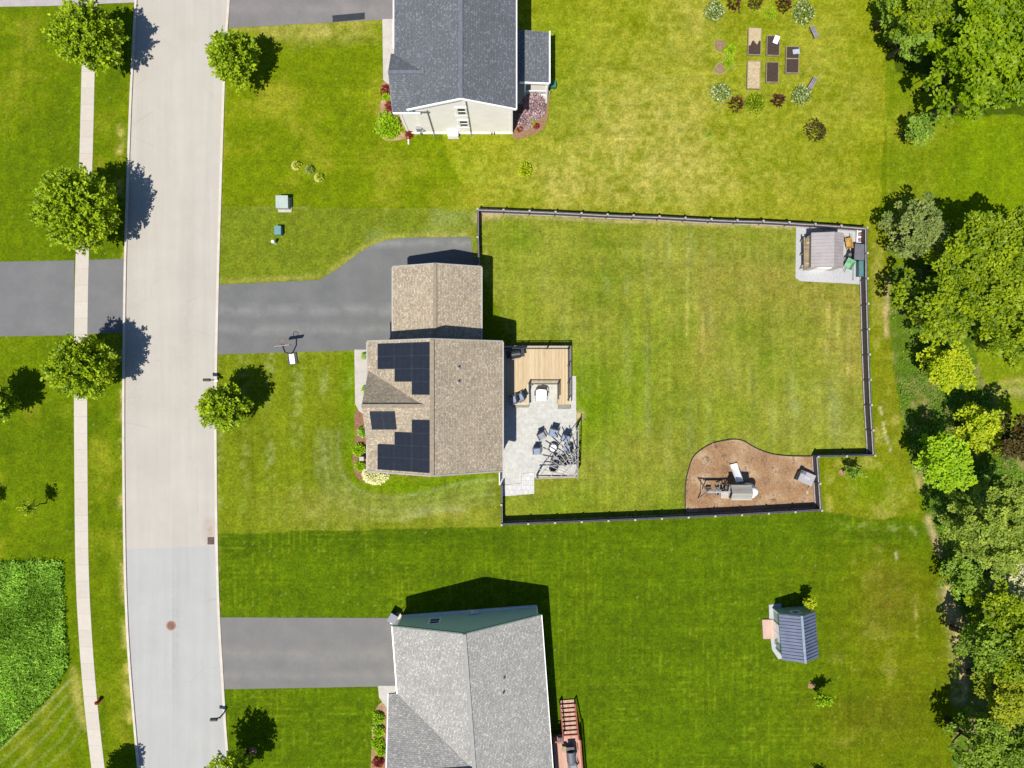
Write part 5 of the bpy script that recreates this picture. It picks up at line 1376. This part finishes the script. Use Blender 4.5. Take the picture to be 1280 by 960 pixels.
# bins at the corner of the green house
for lab, px_, py_, rz, m_ in (('blue-grey wheeled bin at the north west corner of the green house', 493, 769, -30, 'binblue'),):
    t = thing('wheeled_bin', lab, 'bin', G(px_, py_), R(rz))
    tray(t, M[m_], .75, .75, .1, .95, 'body'); MB().bx(-.37, .37, -.4, .4, .95, 1.02).build('lid', M[m_], t)
    for s_ in (-1, 1): MB().tube([(-.3, s_ * .26, .1), (-.3, s_ * .33, .1)], .1, 10).build('wheel', M['black'], t)
t = thing('garden_pot', 'white pot beside the blue-grey wheeled bin', 'pot', G(491.5, 774.5)); MB().lathe([(.16, 0), (.24, .45), (.25, .5), (.2, .5)], 16).build('pot', M['white'], t); MB().lathe([(.2, .46), (.02, .47)], 16).build('soil', M['soil'], t)
t = thing('lawn_spreader', 'tan tub beside the wheeled bin at the wall end', 'tub', G(498.5, 768)); MB().lathe([(.2, .02), (.3, .42), (.31, .46), (.26, .46)], 14).build('tub', M['playtan'], t); MB().tube([(.2, .2, .3), (.45, .6, .9)], .025, 6).build('handle', M['dark'], t)
# air conditioner and generator at the cream wall
t = thing('generator_box', 'white generator box on the ground at the cream house wall', 'generator', G(567, 169.5))
MB().bx(-.5, .5, -.32, .32, 0, .08).build('pad', M['concrete'], t); MB().bx(-.44, .44, -.27, .27, .08, .7).build('cabinet', M['white'], t); MB().bx(-.47, .47, -.3, .3, .7, .76).build('lid', M['whitecushion'], t)
for k in range(1):
    mb = MB(); t = thing('tap_pipe', 'pair of short white pipes at the foot of the cream wall', 'pipes', G(616, 168.2)); MB().tube([(-.08, 0, 0), (-.08, 0, .5)], .05, 8).build('pipe', M['dark'], t); MB().tube([(.14, 0, 0), (.14, 0, .5)], .05, 8).build('pipe', M['dark'], t)
t = thing('drain_pipe', 'white drain pipe lying in the grass at the cream house corner', 'pipe', G(510.8, 176)); MB().tube([(0, -.35, .06), (-.02, .35, .06)], .07, 8).build('pipe', M['white'], t)
t = thing('garden_hose_box', 'green box at the edge of the porch beside the pink shrub', 'storage box', G(689.5, 108)); MB().bx(-.35, .35, -.25, .25, 0, .45).build('body', pm('deep_teal', C(64, 140, 110), C(52, 120, 96), 3, .5), t); MB().bx(-.38, .38, -.28, .28, .45, .52).build('lid', pm('deep_teal_lid', C(70, 150, 118), C(60, 130, 104), 3, .5), t)
t = thing('stepping_block', 'small pale stone block between shrubs at the tan house front', 'block', G(453, 573, .3)); MB().bx(-.2, .2, -.18, .18, 0, .4).build('stone', M['concrete'], t)

# red deck of the south house
RD = 1.25
x, y, _ = G(709, 940)
rd = thing('red_deck', 'red stained deck with stairs on the east side of the green house', 'deck', (x, y, 0), A3)
c3, s3 = math.cos(-A3), math.sin(-A3)
def lr(px, py, z): p = G(px, py, z); a, b = p[0] - x, p[1] - y; return Vector((a * c3 - b * s3, a * s3 + b * c3, z))
p0, p1 = lr(698, 921, RD), lr(724.5, 921, RD)
dpy = p0.y; sxa, sxb = lr(704, 918, RD).x, lr(721.5, 918, RD).x
xw_, xe_ = p0.x - .5, p1.x - .02
MB().bx(xw_, xe_, dpy - 6, dpy, RD - .06, RD).build('deck_floor', M['deck_red'], rd)
mb = MB(); mb.bx(xe_, xe_ + .06, dpy - 6, dpy, RD - .3, RD - .002); mb.bx(xw_, xe_, dpy, dpy + .06, RD - .3, RD - .002); mb.build('deck_skirt', M['red_wood'], rd)
for yy in (dpy - .1, dpy - 2.4, dpy - 4.8): MB().box(xe_ - .1, yy, RD / 2 - .1, .14, .14, RD - .2).build('deck_leg', M['red_wood'], rd)
ns = 8; tl = .335
for k in range(ns):
    z = RD - (k + 1) * RD / (ns + 1); yy = dpy + .06 + k * tl
    MB().bx(sxa, sxb, yy + .06, yy + tl - .02, z - .05, z).build('tread', M['deck_red'], rd)
ye = dpy + .06 + ns * tl
for xx in (sxa - .05, sxb + .05):
    MB().beam((xx, dpy + .02, RD - .2), (xx, ye, .0), .06, .26).build('stringer', M['red_wood'], rd)
    mb = MB(); mb.beam((xx, dpy, RD + .85), (xx, ye - .1, 1.0), .1, .07)
    for k in range(9): f_ = (k + .5) / 9; mb.box(xx, dpy + (ye - dpy) * f_, (RD - RD * f_) + .45, .03, .03, .85)
    mb.build('stair_railing', M['red_wood'] if True else None, rd)
    MB().box(xx, ye - .1, .5, .11, .11, 1.05).build('newel_post', M['black'], rd)
for a, b in (((xe_, dpy), (xe_, dpy - 6)), ((sxb + .1, dpy), (xe_, dpy)), ((xw_, dpy), (sxa - .1, dpy))):
    mb = MB(); mb.beam((a[0], a[1], RD + .9), (b[0], b[1], RD + .9), .12, .05); mb.beam((a[0], a[1], RD + .12), (b[0], b[1], RD + .12), .05, .06)
    n = max(2, int((Vector(a) - Vector(b)).length / .14))
    for k in range(n): q = Vector(a).lerp(Vector(b), (k + .5) / n); mb.box(q.x, q.y, RD + .5, .035, .035, .78)
    mb.build('railing', M['red_wood'], rd)
grill('deck_grill', 'dark grey covered grill on the red deck at the bottom edge', 713.5, 943, RD, R(95), M['dark'], M['greylid'])
gx, gy, _ = G(717, 957.5, RD + .4)
patio_chair('folding_chair', 'dark chair with pale back on the red deck, cut by the bottom edge', 716, 958, R(200), M['greycushion'], RD, 'red deck chairs')
t = thing('side_table', 'small round pale table beside the stair railing on the red deck', 'side table', G(704.5, 933, RD)); MB().lathe([(.26, .5), (.27, .54), (.02, .545)], 18).build('table_top', M['timber'], t); MB().lathe([(.18, 0), (.04, .05), (.04, .5)], 10).build('pedestal', M['timber'], t)
t.location.z = RD
t = thing('storage_crate', 'pale slatted crate at the head of the red deck stairs', 'crate', G(700.5, 922.5, RD)); t.location.z = RD
mb = MB()
for k in range(5): mb.bx(-.24, .24, -.3 + k * .125, -.3 + k * .125 + .1, .38, .42)
mb.build('lid', M['benchwood'], t); mb = MB(); mb.bx(-.23, .23, -.29, .31, 0, .38); mb.build('body', M['benchwood'], t)

# ================================================================== vegetable garden
def bed(label, px0, py0, px1, py1, fill, cover=None, split=None, half=None):
    z = .28; a = G(px0, py1, z); b = G(px1, py0, z)
    w, l_ = (b[0] - a[0]) / 2, (b[1] - a[1]) / 2
    t = thing('raised_bed', label, 'raised bed', ((a[0] + b[0]) / 2, (a[1] + b[1]) / 2, 0), R(-1.5), 'raised garden beds')
    for sx in (-1, 1): MB().bx(sx * w - .03, sx * w + .03, -l_, l_, 0, z).build('side_board', M['bedwood'], t)
    for sy in (-1, 1): MB().bx(-w + .03, w - .03, sy * l_ - .03, sy * l_ + .03, 0, z).build('end_board', M['bedwood'], t)
    n, m_ = 10, 16; mb = MB(); vs = [(-w + .03 + (2 * w - .06) * i / n, -l_ + .03 + (2 * l_ - .06) * j / m_, z - .06 + random.uniform(-.03, .035)) for j in range(m_ + 1) for i in range(n + 1)]
    mb._add(vs, [(j * (n + 1) + i, j * (n + 1) + i + 1, (j + 1) * (n + 1) + i + 1, (j + 1) * (n + 1) + i) for j in range(m_) for i in range(n)], 0)
    mb.build('soil', M[fill], t)
    if half is not None:
        mb = MB(); e = [(-w + .03, l_ - .03), (w - .03, l_ - .03)] + [(w - .03 - (2 * w - .06) * k / 7, half * l_ + random.uniform(-.28, .3)) for k in range(8)]
        mb.prism(e, z - .08, z + .02); mb.build('straw_cover', M['straw'], t)
    if split is not None: MB().bx(-w, w, split - .04, split + .04, .1, z + .005).build('divider', M['bedwood'], t)
    if cover:
        u0, v0, u1, v1, mm, rz = cover
        mb = MB(); mb.box(u0, v0, z + .03, u1, v1, .04, 0, rz); mb.build('cover_sheet', M[mm], t)
    return t
bed('raised bed with straw over its upper half and dark soil below', 935.5, 35, 951.3, 68.2, 'soil', half=-.15)
bed('raised bed wholly covered in pale straw', 934.5, 76, 950.5, 110.5, 'straw')
bed('dark soil raised bed with white card on its upper right corner', 958.8, 44.5, 974.5, 69, 'soil', (.25, .52, .46, .72, 'whitecushion', R(-20)))
bed('plain dark soil raised bed directly below the one with white card', 958.2, 77.5, 973.2, 102.5, 'soil')
bed('raised bed split by a board, pale blue sheet at its upper corner', 982.8, 58, 998.6, 91, 'soil', (.3, .72, .62, .42, 'paleblue', R(8)), split=.1)
for lab, px_, py_, a in (('weathered grey bench north east of the raised beds', 1018, 40, 24), ('weathered grey bench south east of the beds, against a variegated shrub', 1015.8, 104, -31)):
    t = thing('garden_bench', lab, 'bench', G(px_, py_, .4)[:2] + (0,), R(90 + a), 'garden benches')
    for s_ in (-1, 0, 1): MB().box(0, s_ * .15, .43, 1.15, .13, .05).build('seat_board', M['benchwood'], t)
    for s_ in (-1, 1): MB().box(s_ * .42, 0, .2, .08, .4, .4).build('leg', M['benchwood'], t)
for lab, px_, py_, r_ in (('round bare mulched patch at the upper end of the curved herb bed', 900, 56, 5.5), ('round bare mulched patch at the lower end of the curved herb bed', 899.5, 86, 5.5)):
    mb = MB(); rr = r_ * S; mb.lathe([(rr * 1.25, 0.0), (rr * 1.2, .05), (rr, .05), (rr * .9, .03), (.02, .06)], 18, G(px_, py_)[:2])
    tag(mb.build('planting_mound', pm('pale_mulch_%d' % px_, C(186, 160, 116), C(150, 120, 88), 6, .95), None), lab, 'planting mound', 'planting mounds')
mb = MB(); mb.tube([G(*p)[:2] + (.04,) for p in smooth_poly([(893, 50), (893, 62), (900, 66), (906, 70), (906, 76), (897, 80), (892, 88), (897, 93), (905, 91), (914, 84), (920, 80)], 4, False)], .055, 6)
tag(mb.build('bed_edging', pm('dry_edging', C(206, 192, 128), C(180, 166, 96), 6)), 'pale curved edging winding round the herb bed', 'bed edging')

# ================================================================== street trees
SG = 'street trees along the road'
def street(label, bx_, by_, zc, Rr, ht, hb, **kw):
    return tree('street_tree', label, 0, 0, zc, Rr * 1.03, ht, hb, LF['street'], 'tuft', SG, size=kw.pop('size', .27), base=(bx_, by_), spiky=.14, fill=.3, lobes=26, lobe_amp=.11, dens=kw.pop('dens', 1.75), rad=.13, **kw)
street('leafy round street tree overhanging the sidewalk at the top left corner', 143, 70.5, 4.3, 2.7, 2.8, 2.5)
street('largest round street tree, covering the sidewalk north of the west driveway', 134.5, 276, 4.7, 3.3, 3.1, 2.8)
street('round street tree over the sidewalk just south of the west driveway', 137, 461, 4.4, 2.6, 2.8, 2.5)
street('small round tree in the lawn at the far left edge', 24, 503, 3.3, 1.75, 1.9, 1.7)
street('round tree at the east kerb below the top driveway, its shadow on lawn', 309, 94.5, 3.7, 2.1, 2.2, 2.0)
street('round tree overhanging the east kerb beside the mailbox, shadow to its north east', 301.5, 506.5, 4.0, 1.9, 2.2, 2.0)
street('tree cut by the bottom edge at the east kerb below the bottom driveway', 309, 940, 4.1, 2.0, 2.3, 2.0, dens=.75)
street('tree below the bottom edge in the verge, only its shadow showing', 146, 977, 4.4, 1.6, 1.9, 1.8)
def sapling(label, bx_, by_, zc, Rr, ht, hb, leaf='street', dens=.5, size=.2):
    return tree('sapling', label, 0, 0, zc, Rr, ht, hb, LF[leaf], 'tuft', 'young saplings', size=size, base=(bx_, by_), spiky=.5, fill=.3, lobes=6, lobe_amp=.3, rad=.045, dens=dens, cat='sapling')
sapling('thin sapling with sparse crown in the lawn left of the sidewalk', 57.5, 629, 2.5, .75, 1.0, .9, dens=.35)
sapling('sapling at the left edge, only the shadow of its crown in view', -9, 632, 3.0, .8, 1.0, .9)
sapling('little lime sapling at the north corner of the blue roofed shed', 1001, 748, 1.7, .6, .7, .7, 'lime', .6, .2)
sapling('bright green leaning sapling in the lawn south of the blue roofed shed', 1019, 863, 2.0, .95, .8, 1.0, 'limegreen', .45, .24)
sapling('pale sparse sapling by the fence corner beside the play area', 1058, 588, 1.5, .95, .8, .8, 'dusty', .3, .22)
sapling('sapling below the bottom edge of the south lawn, only its top and shadow showing', 1015, 976, 2.6, .7, .9, .9)

# ================================================================== trees at the east edge
WG = 'trees of the eastern wood edge'
def wood(name, label, cx, cy, zc, Rr, ht, hb, leaf, rc=.75, size=.34, dens=1.0, **kw):
    return tree(name, label, cx, cy, zc, Rr * 1.08, ht, hb, LF[leaf], 'clump', WG, size=size, dens=dens, rc=rc, rad=.2, **kw)
wood('maple_tree', 'large bright green maple filling the top right corner', 1222, 62, 7.5, 3.6, 2.4, 2.8, 'maple', .62, .36, 1.0, nbough=9)
wood('maple_tree', 'bright green maple limb crown at the top edge right of the large maple', 1268, 22, 8.2, 3.3, 2.4, 2.8, 'maple', .62, .36)
wood('maple_tree', 'bright maple crown reaching down to the clearing below the large maple', 1213, 115, 6.4, 2.1, 1.7, 2.4, 'maple', .58, .34)
wood('maple_tree', 'maple crown at the right edge above the clearing, shaded gap to its left', 1278, 105, 6.6, 1.9, 1.7, 2.4, 'maple', .58, .34)
wood('broadleaf_tree', 'mid green round leaved tree at the top edge left of the maples', 1156, 16, 5.6, 2.3, 2.0, 2.4, 'woods', .55, .26)
wood('broadleaf_tree', 'dark small tree at the top edge, leftmost of the wood', 1122, 8, 3.6, 1.5, 1.5, 1.6, 'woods2', .5, .26, .6)
wood('olive_tree', 'dusty grey-green round tree at the corner of the top right wood', 1140, 47, 3.8, 1.75, 1.7, 1.7, 'dusty', .42, .2, 1.1)
wood('broadleaf_tree', 'small dusty open shrub tree alone between the two woods', 1147, 162, 2.2, 1.25, 1.2, 1.1, 'dusty', .4, .2, .5)
wood('olive_tree', 'silvery olive tree at the north west corner of the middle wood', 1146, 286, 3.7, 2.55, 1.9, 1.9, 'olive', .45, .22, .75)
wood('broadleaf_tree', 'broad green tree beside the silvery olive tree, shadow to its north', 1218, 318, 6.2, 3.3, 2.3, 2.6, 'woods', .55, .3, .85)
wood('broadleaf_tree', 'broad green tree at the right edge, north east of the middle wood', 1268, 315, 6.8, 3.1, 2.3, 2.6, 'woods', .55, .3, .85)
wood('broadleaf_tree', 'large green tree in the centre of the middle wood, above undergrowth', 1185, 372, 5.9, 3.4, 2.3, 2.8, 'woods', .55, .3, .85)
wood('broadleaf_tree', 'large green tree at the right edge of the middle wood', 1252, 380, 6.6, 3.7, 2.5, 2.8, 'woods', .55, .3, .85)
wood('broadleaf_tree', 'spreading green tree low at the right edge above the clearing path', 1278, 425, 5.6, 2.3, 1.9, 2.2, 'woods', .55, .3, .8)
wood('lime_tree', 'yellow-green bushy tree at the south end of the middle wood', 1184, 459, 3.6, 2.0, 1.6, 1.8, 'lime', .4, .24, .75)
wood('lime_tree', 'vivid lime green tree alone in the undergrowth, dark shadow to its north west', 1181, 577, 4.4, 2.2, 1.7, 2.0, 'limegreen', .5, .3, .85)
wood('lime_tree', 'yellow-green tree north east of the vivid lime tree', 1226, 535, 3.4, 2.0, 1.6, 1.7, 'lime', .42, .26, .8)
wood('bronze_tree', 'dark bronze leaved tree at the right edge above the dense pale tree', 1277, 548, 5.2, 1.9, 1.9, 2.2, 'bronze', .5, .28, .75)
wood('dense_tree', 'large pale green dense tree, biggest crown of the lower wood', 1248, 655, 6.0, 3.85, 2.5, 3.0, 'pale', .38, .2, .9)
wood('broadleaf_tree', 'grey-green low tree below the dense pale tree, shadow on its west', 1202, 722, 2.6, 1.7, 1.3, 1.4, 'dusty', .4, .24, .7)
wood('broadleaf_tree', 'small white flecked tree at the right edge under the dense pale tree', 1268, 724, 3.4, 1.5, 1.4, 1.6, 'varieg', .4, .22, .6)
wood('broadleaf_tree', 'green tree of the lower wood beside the bare path bend', 1252, 765, 4.6, 2.4, 1.9, 2.3, 'woods', .5, .28, .85)
wood('broadleaf_tree', 'green tree overhanging the bare path in the lower wood', 1232, 808, 4.6, 2.0, 1.8, 2.3, 'woods2', .48, .28, .85)
wood('broadleaf_tree', 'green tree at the right edge, middle of the lower wood', 1272, 815, 5.2, 2.3, 1.9, 2.3, 'woods', .5, .28, .85)
wood('golden_tree', 'yellow golden leaved tree low in the lower wood', 1257, 868, 4.8, 2.3, 1.8, 2.3, 'gold', .42, .25, .95)
wood('broadleaf_tree', 'green tree cut by the bottom edge in the lower wood', 1226, 932, 4.6, 2.4, 1.9, 2.3, 'woods2', .5, .28, .8)
wood('broadleaf_tree', 'green tree at the bottom right corner', 1274, 938, 4.8, 2.2, 1.9, 2.3, 'woods2', .5, .28, .8)

blades('undergrowth', [(1116, 338), (1150, 332), (1190, 380), (1190, 440), (1215, 470), (1238, 478), (1262, 530), (1275, 600), (1210, 640), (1200, 720), (1220, 770), (1197, 758), (1186, 712), (1168, 655), (1146, 598), (1132, 540), (1122, 470), (1113, 400)], 22000, .38, .2, LF['weeds2'], wid=.32, thin=.42)
blades('tall_weeds', [(-60, 704), (78, 701), (81, 762), (86, 832), (62, 870), (0, 933), (-60, 980)], 30000, .55, .27, LF['weeds'], wid=.3)

# ================================================================== shrubs and plants
shrub('shrub', 'big bright lime green shrub at the cream house corner', 486, 157, 1.12, 1.5, LF['limegreen'], size=.2, n=1500, rx=.95)
shrub('shrub', 'small light green plant between the lime shrub and the downspout', 503, 162, .28, .5, LF['lime'], size=.13, n=160)
for lab, a, b, r_, lf in (('upper red leaved shrub by the porch walk of the cream house', 482.5, 112, .52, 'maroon'), ('lower red leaved shrub above the big lime shrub', 487.5, 132, .45, 'maroon'), ('small red plant beside the white drain pipe', 511, 167, .3, 'maroon'), ('low green plant between the two red shrubs', 482, 121, .32, 'limegreen')):
    shrub('shrub', lab, a, b, r_, .55, LF[lf], size=.16, n=260)
shrub('flowering_shrub', 'large shrub covered in pink blossom beside the porch', 669, 131, 1.25, 1.5, LF['pink'], size=.17, n=2400, rx=.85)
shrub('flowering_shrub', 'lower pink blossom shrub at the corner of the cream house wall', 655, 149, .7, .8, LF['pink'], size=.15, n=700, rx=1.15)
shrub('shrub', 'small lime green clump below the pink blossom shrubs', 664, 151.5, .35, .35, LF['limegreen'], size=.12, n=180)
for lab, a, b in (('dark red low plant at the right of the pale mulch bed', 671, 157), ('dull red low plant at the left of the pale mulch bed', 650, 161)): shrub('shrub', lab, a, b, .27, .3, LF['maroon'], size=.12, n=150)
shrub('shrub', 'dark green upright shrub at the tan house front, uppermost of three', 451.5, 540, .42, .9, LF['weeds'], size=.16, n=420)
shrub('shrub', 'round bright green shrub at the tan house front, middle of three', 448, 562.5, .55, .9, LF['limegreen'], size=.17, n=600)
shrub('shrub', 'bright green shrub beside the cream blossom bush', 449.5, 582.5, .45, .8, LF['limegreen'], size=.16, n=480)
shrub('flowering_shrub', 'wide cream blossom shrub at the south west corner of the tan house', 467, 594, .95, 1.0, LF['cream'], size=.18, n=1700, rx=1.25, tp=.55)
for k, (a, b, lab) in enumerate(((472.5, 899, 'uppermost bright green shrub in the bed of the green house'), (473, 915, 'second bright green shrub in the bed of the green house'), (471, 930, 'third and widest bright green shrub in the bed of the green house'), (476, 939, 'lowest bright green shrub in the bed of the green house'))):
    shrub('shrub', lab, a, b, .5 if k != 2 else .58, .8, LF['limegreen'], group='shrubs of the green house bed', size=.17, n=480)
shrub('shrub', 'red brown shrub at the bottom edge in the bed of the green house', 473, 953, .5, .6, LF['maroon'], size=.16, n=320)
for a, b, lab in ((370, 206, 'small yellow-green plant in a mulch ring, left of three in the front lawn'), (387, 211, 'tiny dark green plant, middle of three in the front lawn'), (398.5, 221, 'small yellow-green plant in a mulch ring, right of three in the front lawn')):
    sheet('planting_ring', smooth_poly([(a + 6 * math.cos(t), b + 1 + 6 * math.sin(t)) for t in np.linspace(0, 5.5, 8)], 3), .02, M['straw' if 'ring' in lab else 'bedwood'])
    shrub('young_plant', lab, a, b, .32, .75, LF['lime' if 'yellow' in lab else 'woods2'], size=.14, n=200)
shrub('young_tree', 'little lime leaved tree alone in the lawn south of the pink shrub', 656.5, 211.5, .62, 1.1, LF['lime'], size=.2, n=330)
VG = 'variegated shrubs round the vegetable beds'
for a, b, r_, rx, lab in ((894, 12, .95, .95, 'cream speckled shrub at the top edge, left of the raised beds'), (1006, 15, 1.15, .95, 'cream speckled shrub at the top right of the raised beds'), (901.5, 114, .85, 1.25, 'cream speckled shrub below the curved herb bed'), (1003, 117, .95, .85, 'cream speckled shrub beside the south east garden bench')):
    shrub('variegated_shrub', lab, a, b, r_, 1.0, LF['varieg'], VG, size=.19, n=520, rx=rx, spread=.9, tp=3.2)
PG = 'purple leaved plants round the vegetable beds'
for a, b, r_, lab in ((918, 3, .55, 'purple plant at the top edge right of the cream speckled shrub'), (981, 6, .65, 'dark purple plant at the top edge above the right beds'), (921, 129, .55, 'purple plant at the end of the lower left speckled shrub'), (973, 125, .5, 'star shaped purple plant below the dark soil beds')):
    shrub('purple_plant', lab, a, b, r_, .6, LF['purple'], PG, size=.28, n=95, spread=.35)
shrub('purple_plant', 'large mixed purple and green shrub south east of the beds', 1021.5, 163, .95, .9, LF['bronze'], size=.17, n=420, rx=1.1); 
shrub('shrub', 'brown green plant cut by the top edge in the middle of the garden', 945, 1, .7, .7, LF['bronze'], size=.18, n=260)
shrub('shrub', 'round yellow-green shrub below the straw covered bed', 945.5, 127, .95, 1.0, LF['woods'], size=.16, n=640)
shrub('low_plant', 'bright green low patch above the raised beds', 963, 16, .5, .2, LF['limegreen'], size=.12, n=240, rx=1.4)
shrub('herb_clump', 'upper leafy green clump in the curved herb bed', 914, 62, .5, .4, LF['limegreen'], size=.14, n=320)
shrub('herb_clump', 'lower leafy green clump in the curved herb bed', 911.5, 77.5, .5, .4, LF['limegreen'], size=.14, n=320)
shrub('thin_plant', 'thin grey-green seedling in the lawn south west of the herb bed', 886, 167, .28, .4, LF['dusty'], size=.16, n=50)
shrub('potted_plant', 'small green plant at the upper end of the tan house front walk', 455, 445, .3, .7, LF['weeds'], size=.13, n=160)
shrub('potted_plant', 'small green plant halfway down the tan house front walk', 455.5, 487, .3, .7, LF['weeds'], size=.13, n=160)
for k, (a, b) in enumerate(((1195.5, 817), (1197, 828), (1196, 838), (1195, 845), (1198, 858), (1200, 868))):
    shrub('weed_tuft', 'small dark weed tuft on the bare earth strip by the lower wood', a, b, .28, .35, LF['woods2'], group='weed tufts on the bare earth strip', size=.16, n=60)

# ================================================================== light, sky, camera
w = bpy.data.worlds.new('World'); sc.world = w; w.use_nodes = True
nt = w.node_tree; bg = nt.nodes['Background']
SUN = Vector((-0.204, -0.398, 1.0))
el = math.atan2(1.0, math.hypot(.204, .398)); az = math.atan2(-.204, -.398)
sky = nt.nodes.new('ShaderNodeTexSky'); sky.sky_type = 'NISHITA'; sky.sun_disc = False
sky.sun_elevation = el; sky.sun_rotation = az % (2 * math.pi)
nt.links.new(mixrgb(nt, 1.0, sky.outputs[0], (.72, .97, 1.3, 1), 'MULTIPLY'), bg.inputs[0]); bg.inputs[1].default_value = 0.056
sd = bpy.data.lights.new('sun', 'SUN'); sd.energy = 4.5; sd.angle = R(.5); sd.color = (1, .955, .865)
so = bpy.data.objects.new('sun', sd); col.objects.link(so); so.rotation_euler = (-SUN).to_track_quat('-Z', 'Y').to_euler(); so.location = SUN * 80
cd = bpy.data.cameras.new('camera'); cam = bpy.data.objects.new('camera', cd); col.objects.link(cam)
cam.location = (0, 0, H); cam.rotation_euler = (0, 0, 0)
cd.sensor_fit = 'HORIZONTAL'; cd.angle = 2 * math.atan(640 * S / H); cd.clip_start = .5; cd.clip_end = 4000
sc.camera = cam
sc.view_settings.view_transform = 'Standard'; sc.view_settings.look = 'None'
sc.view_settings.exposure = 0.5; sc.view_settings.gamma = 1
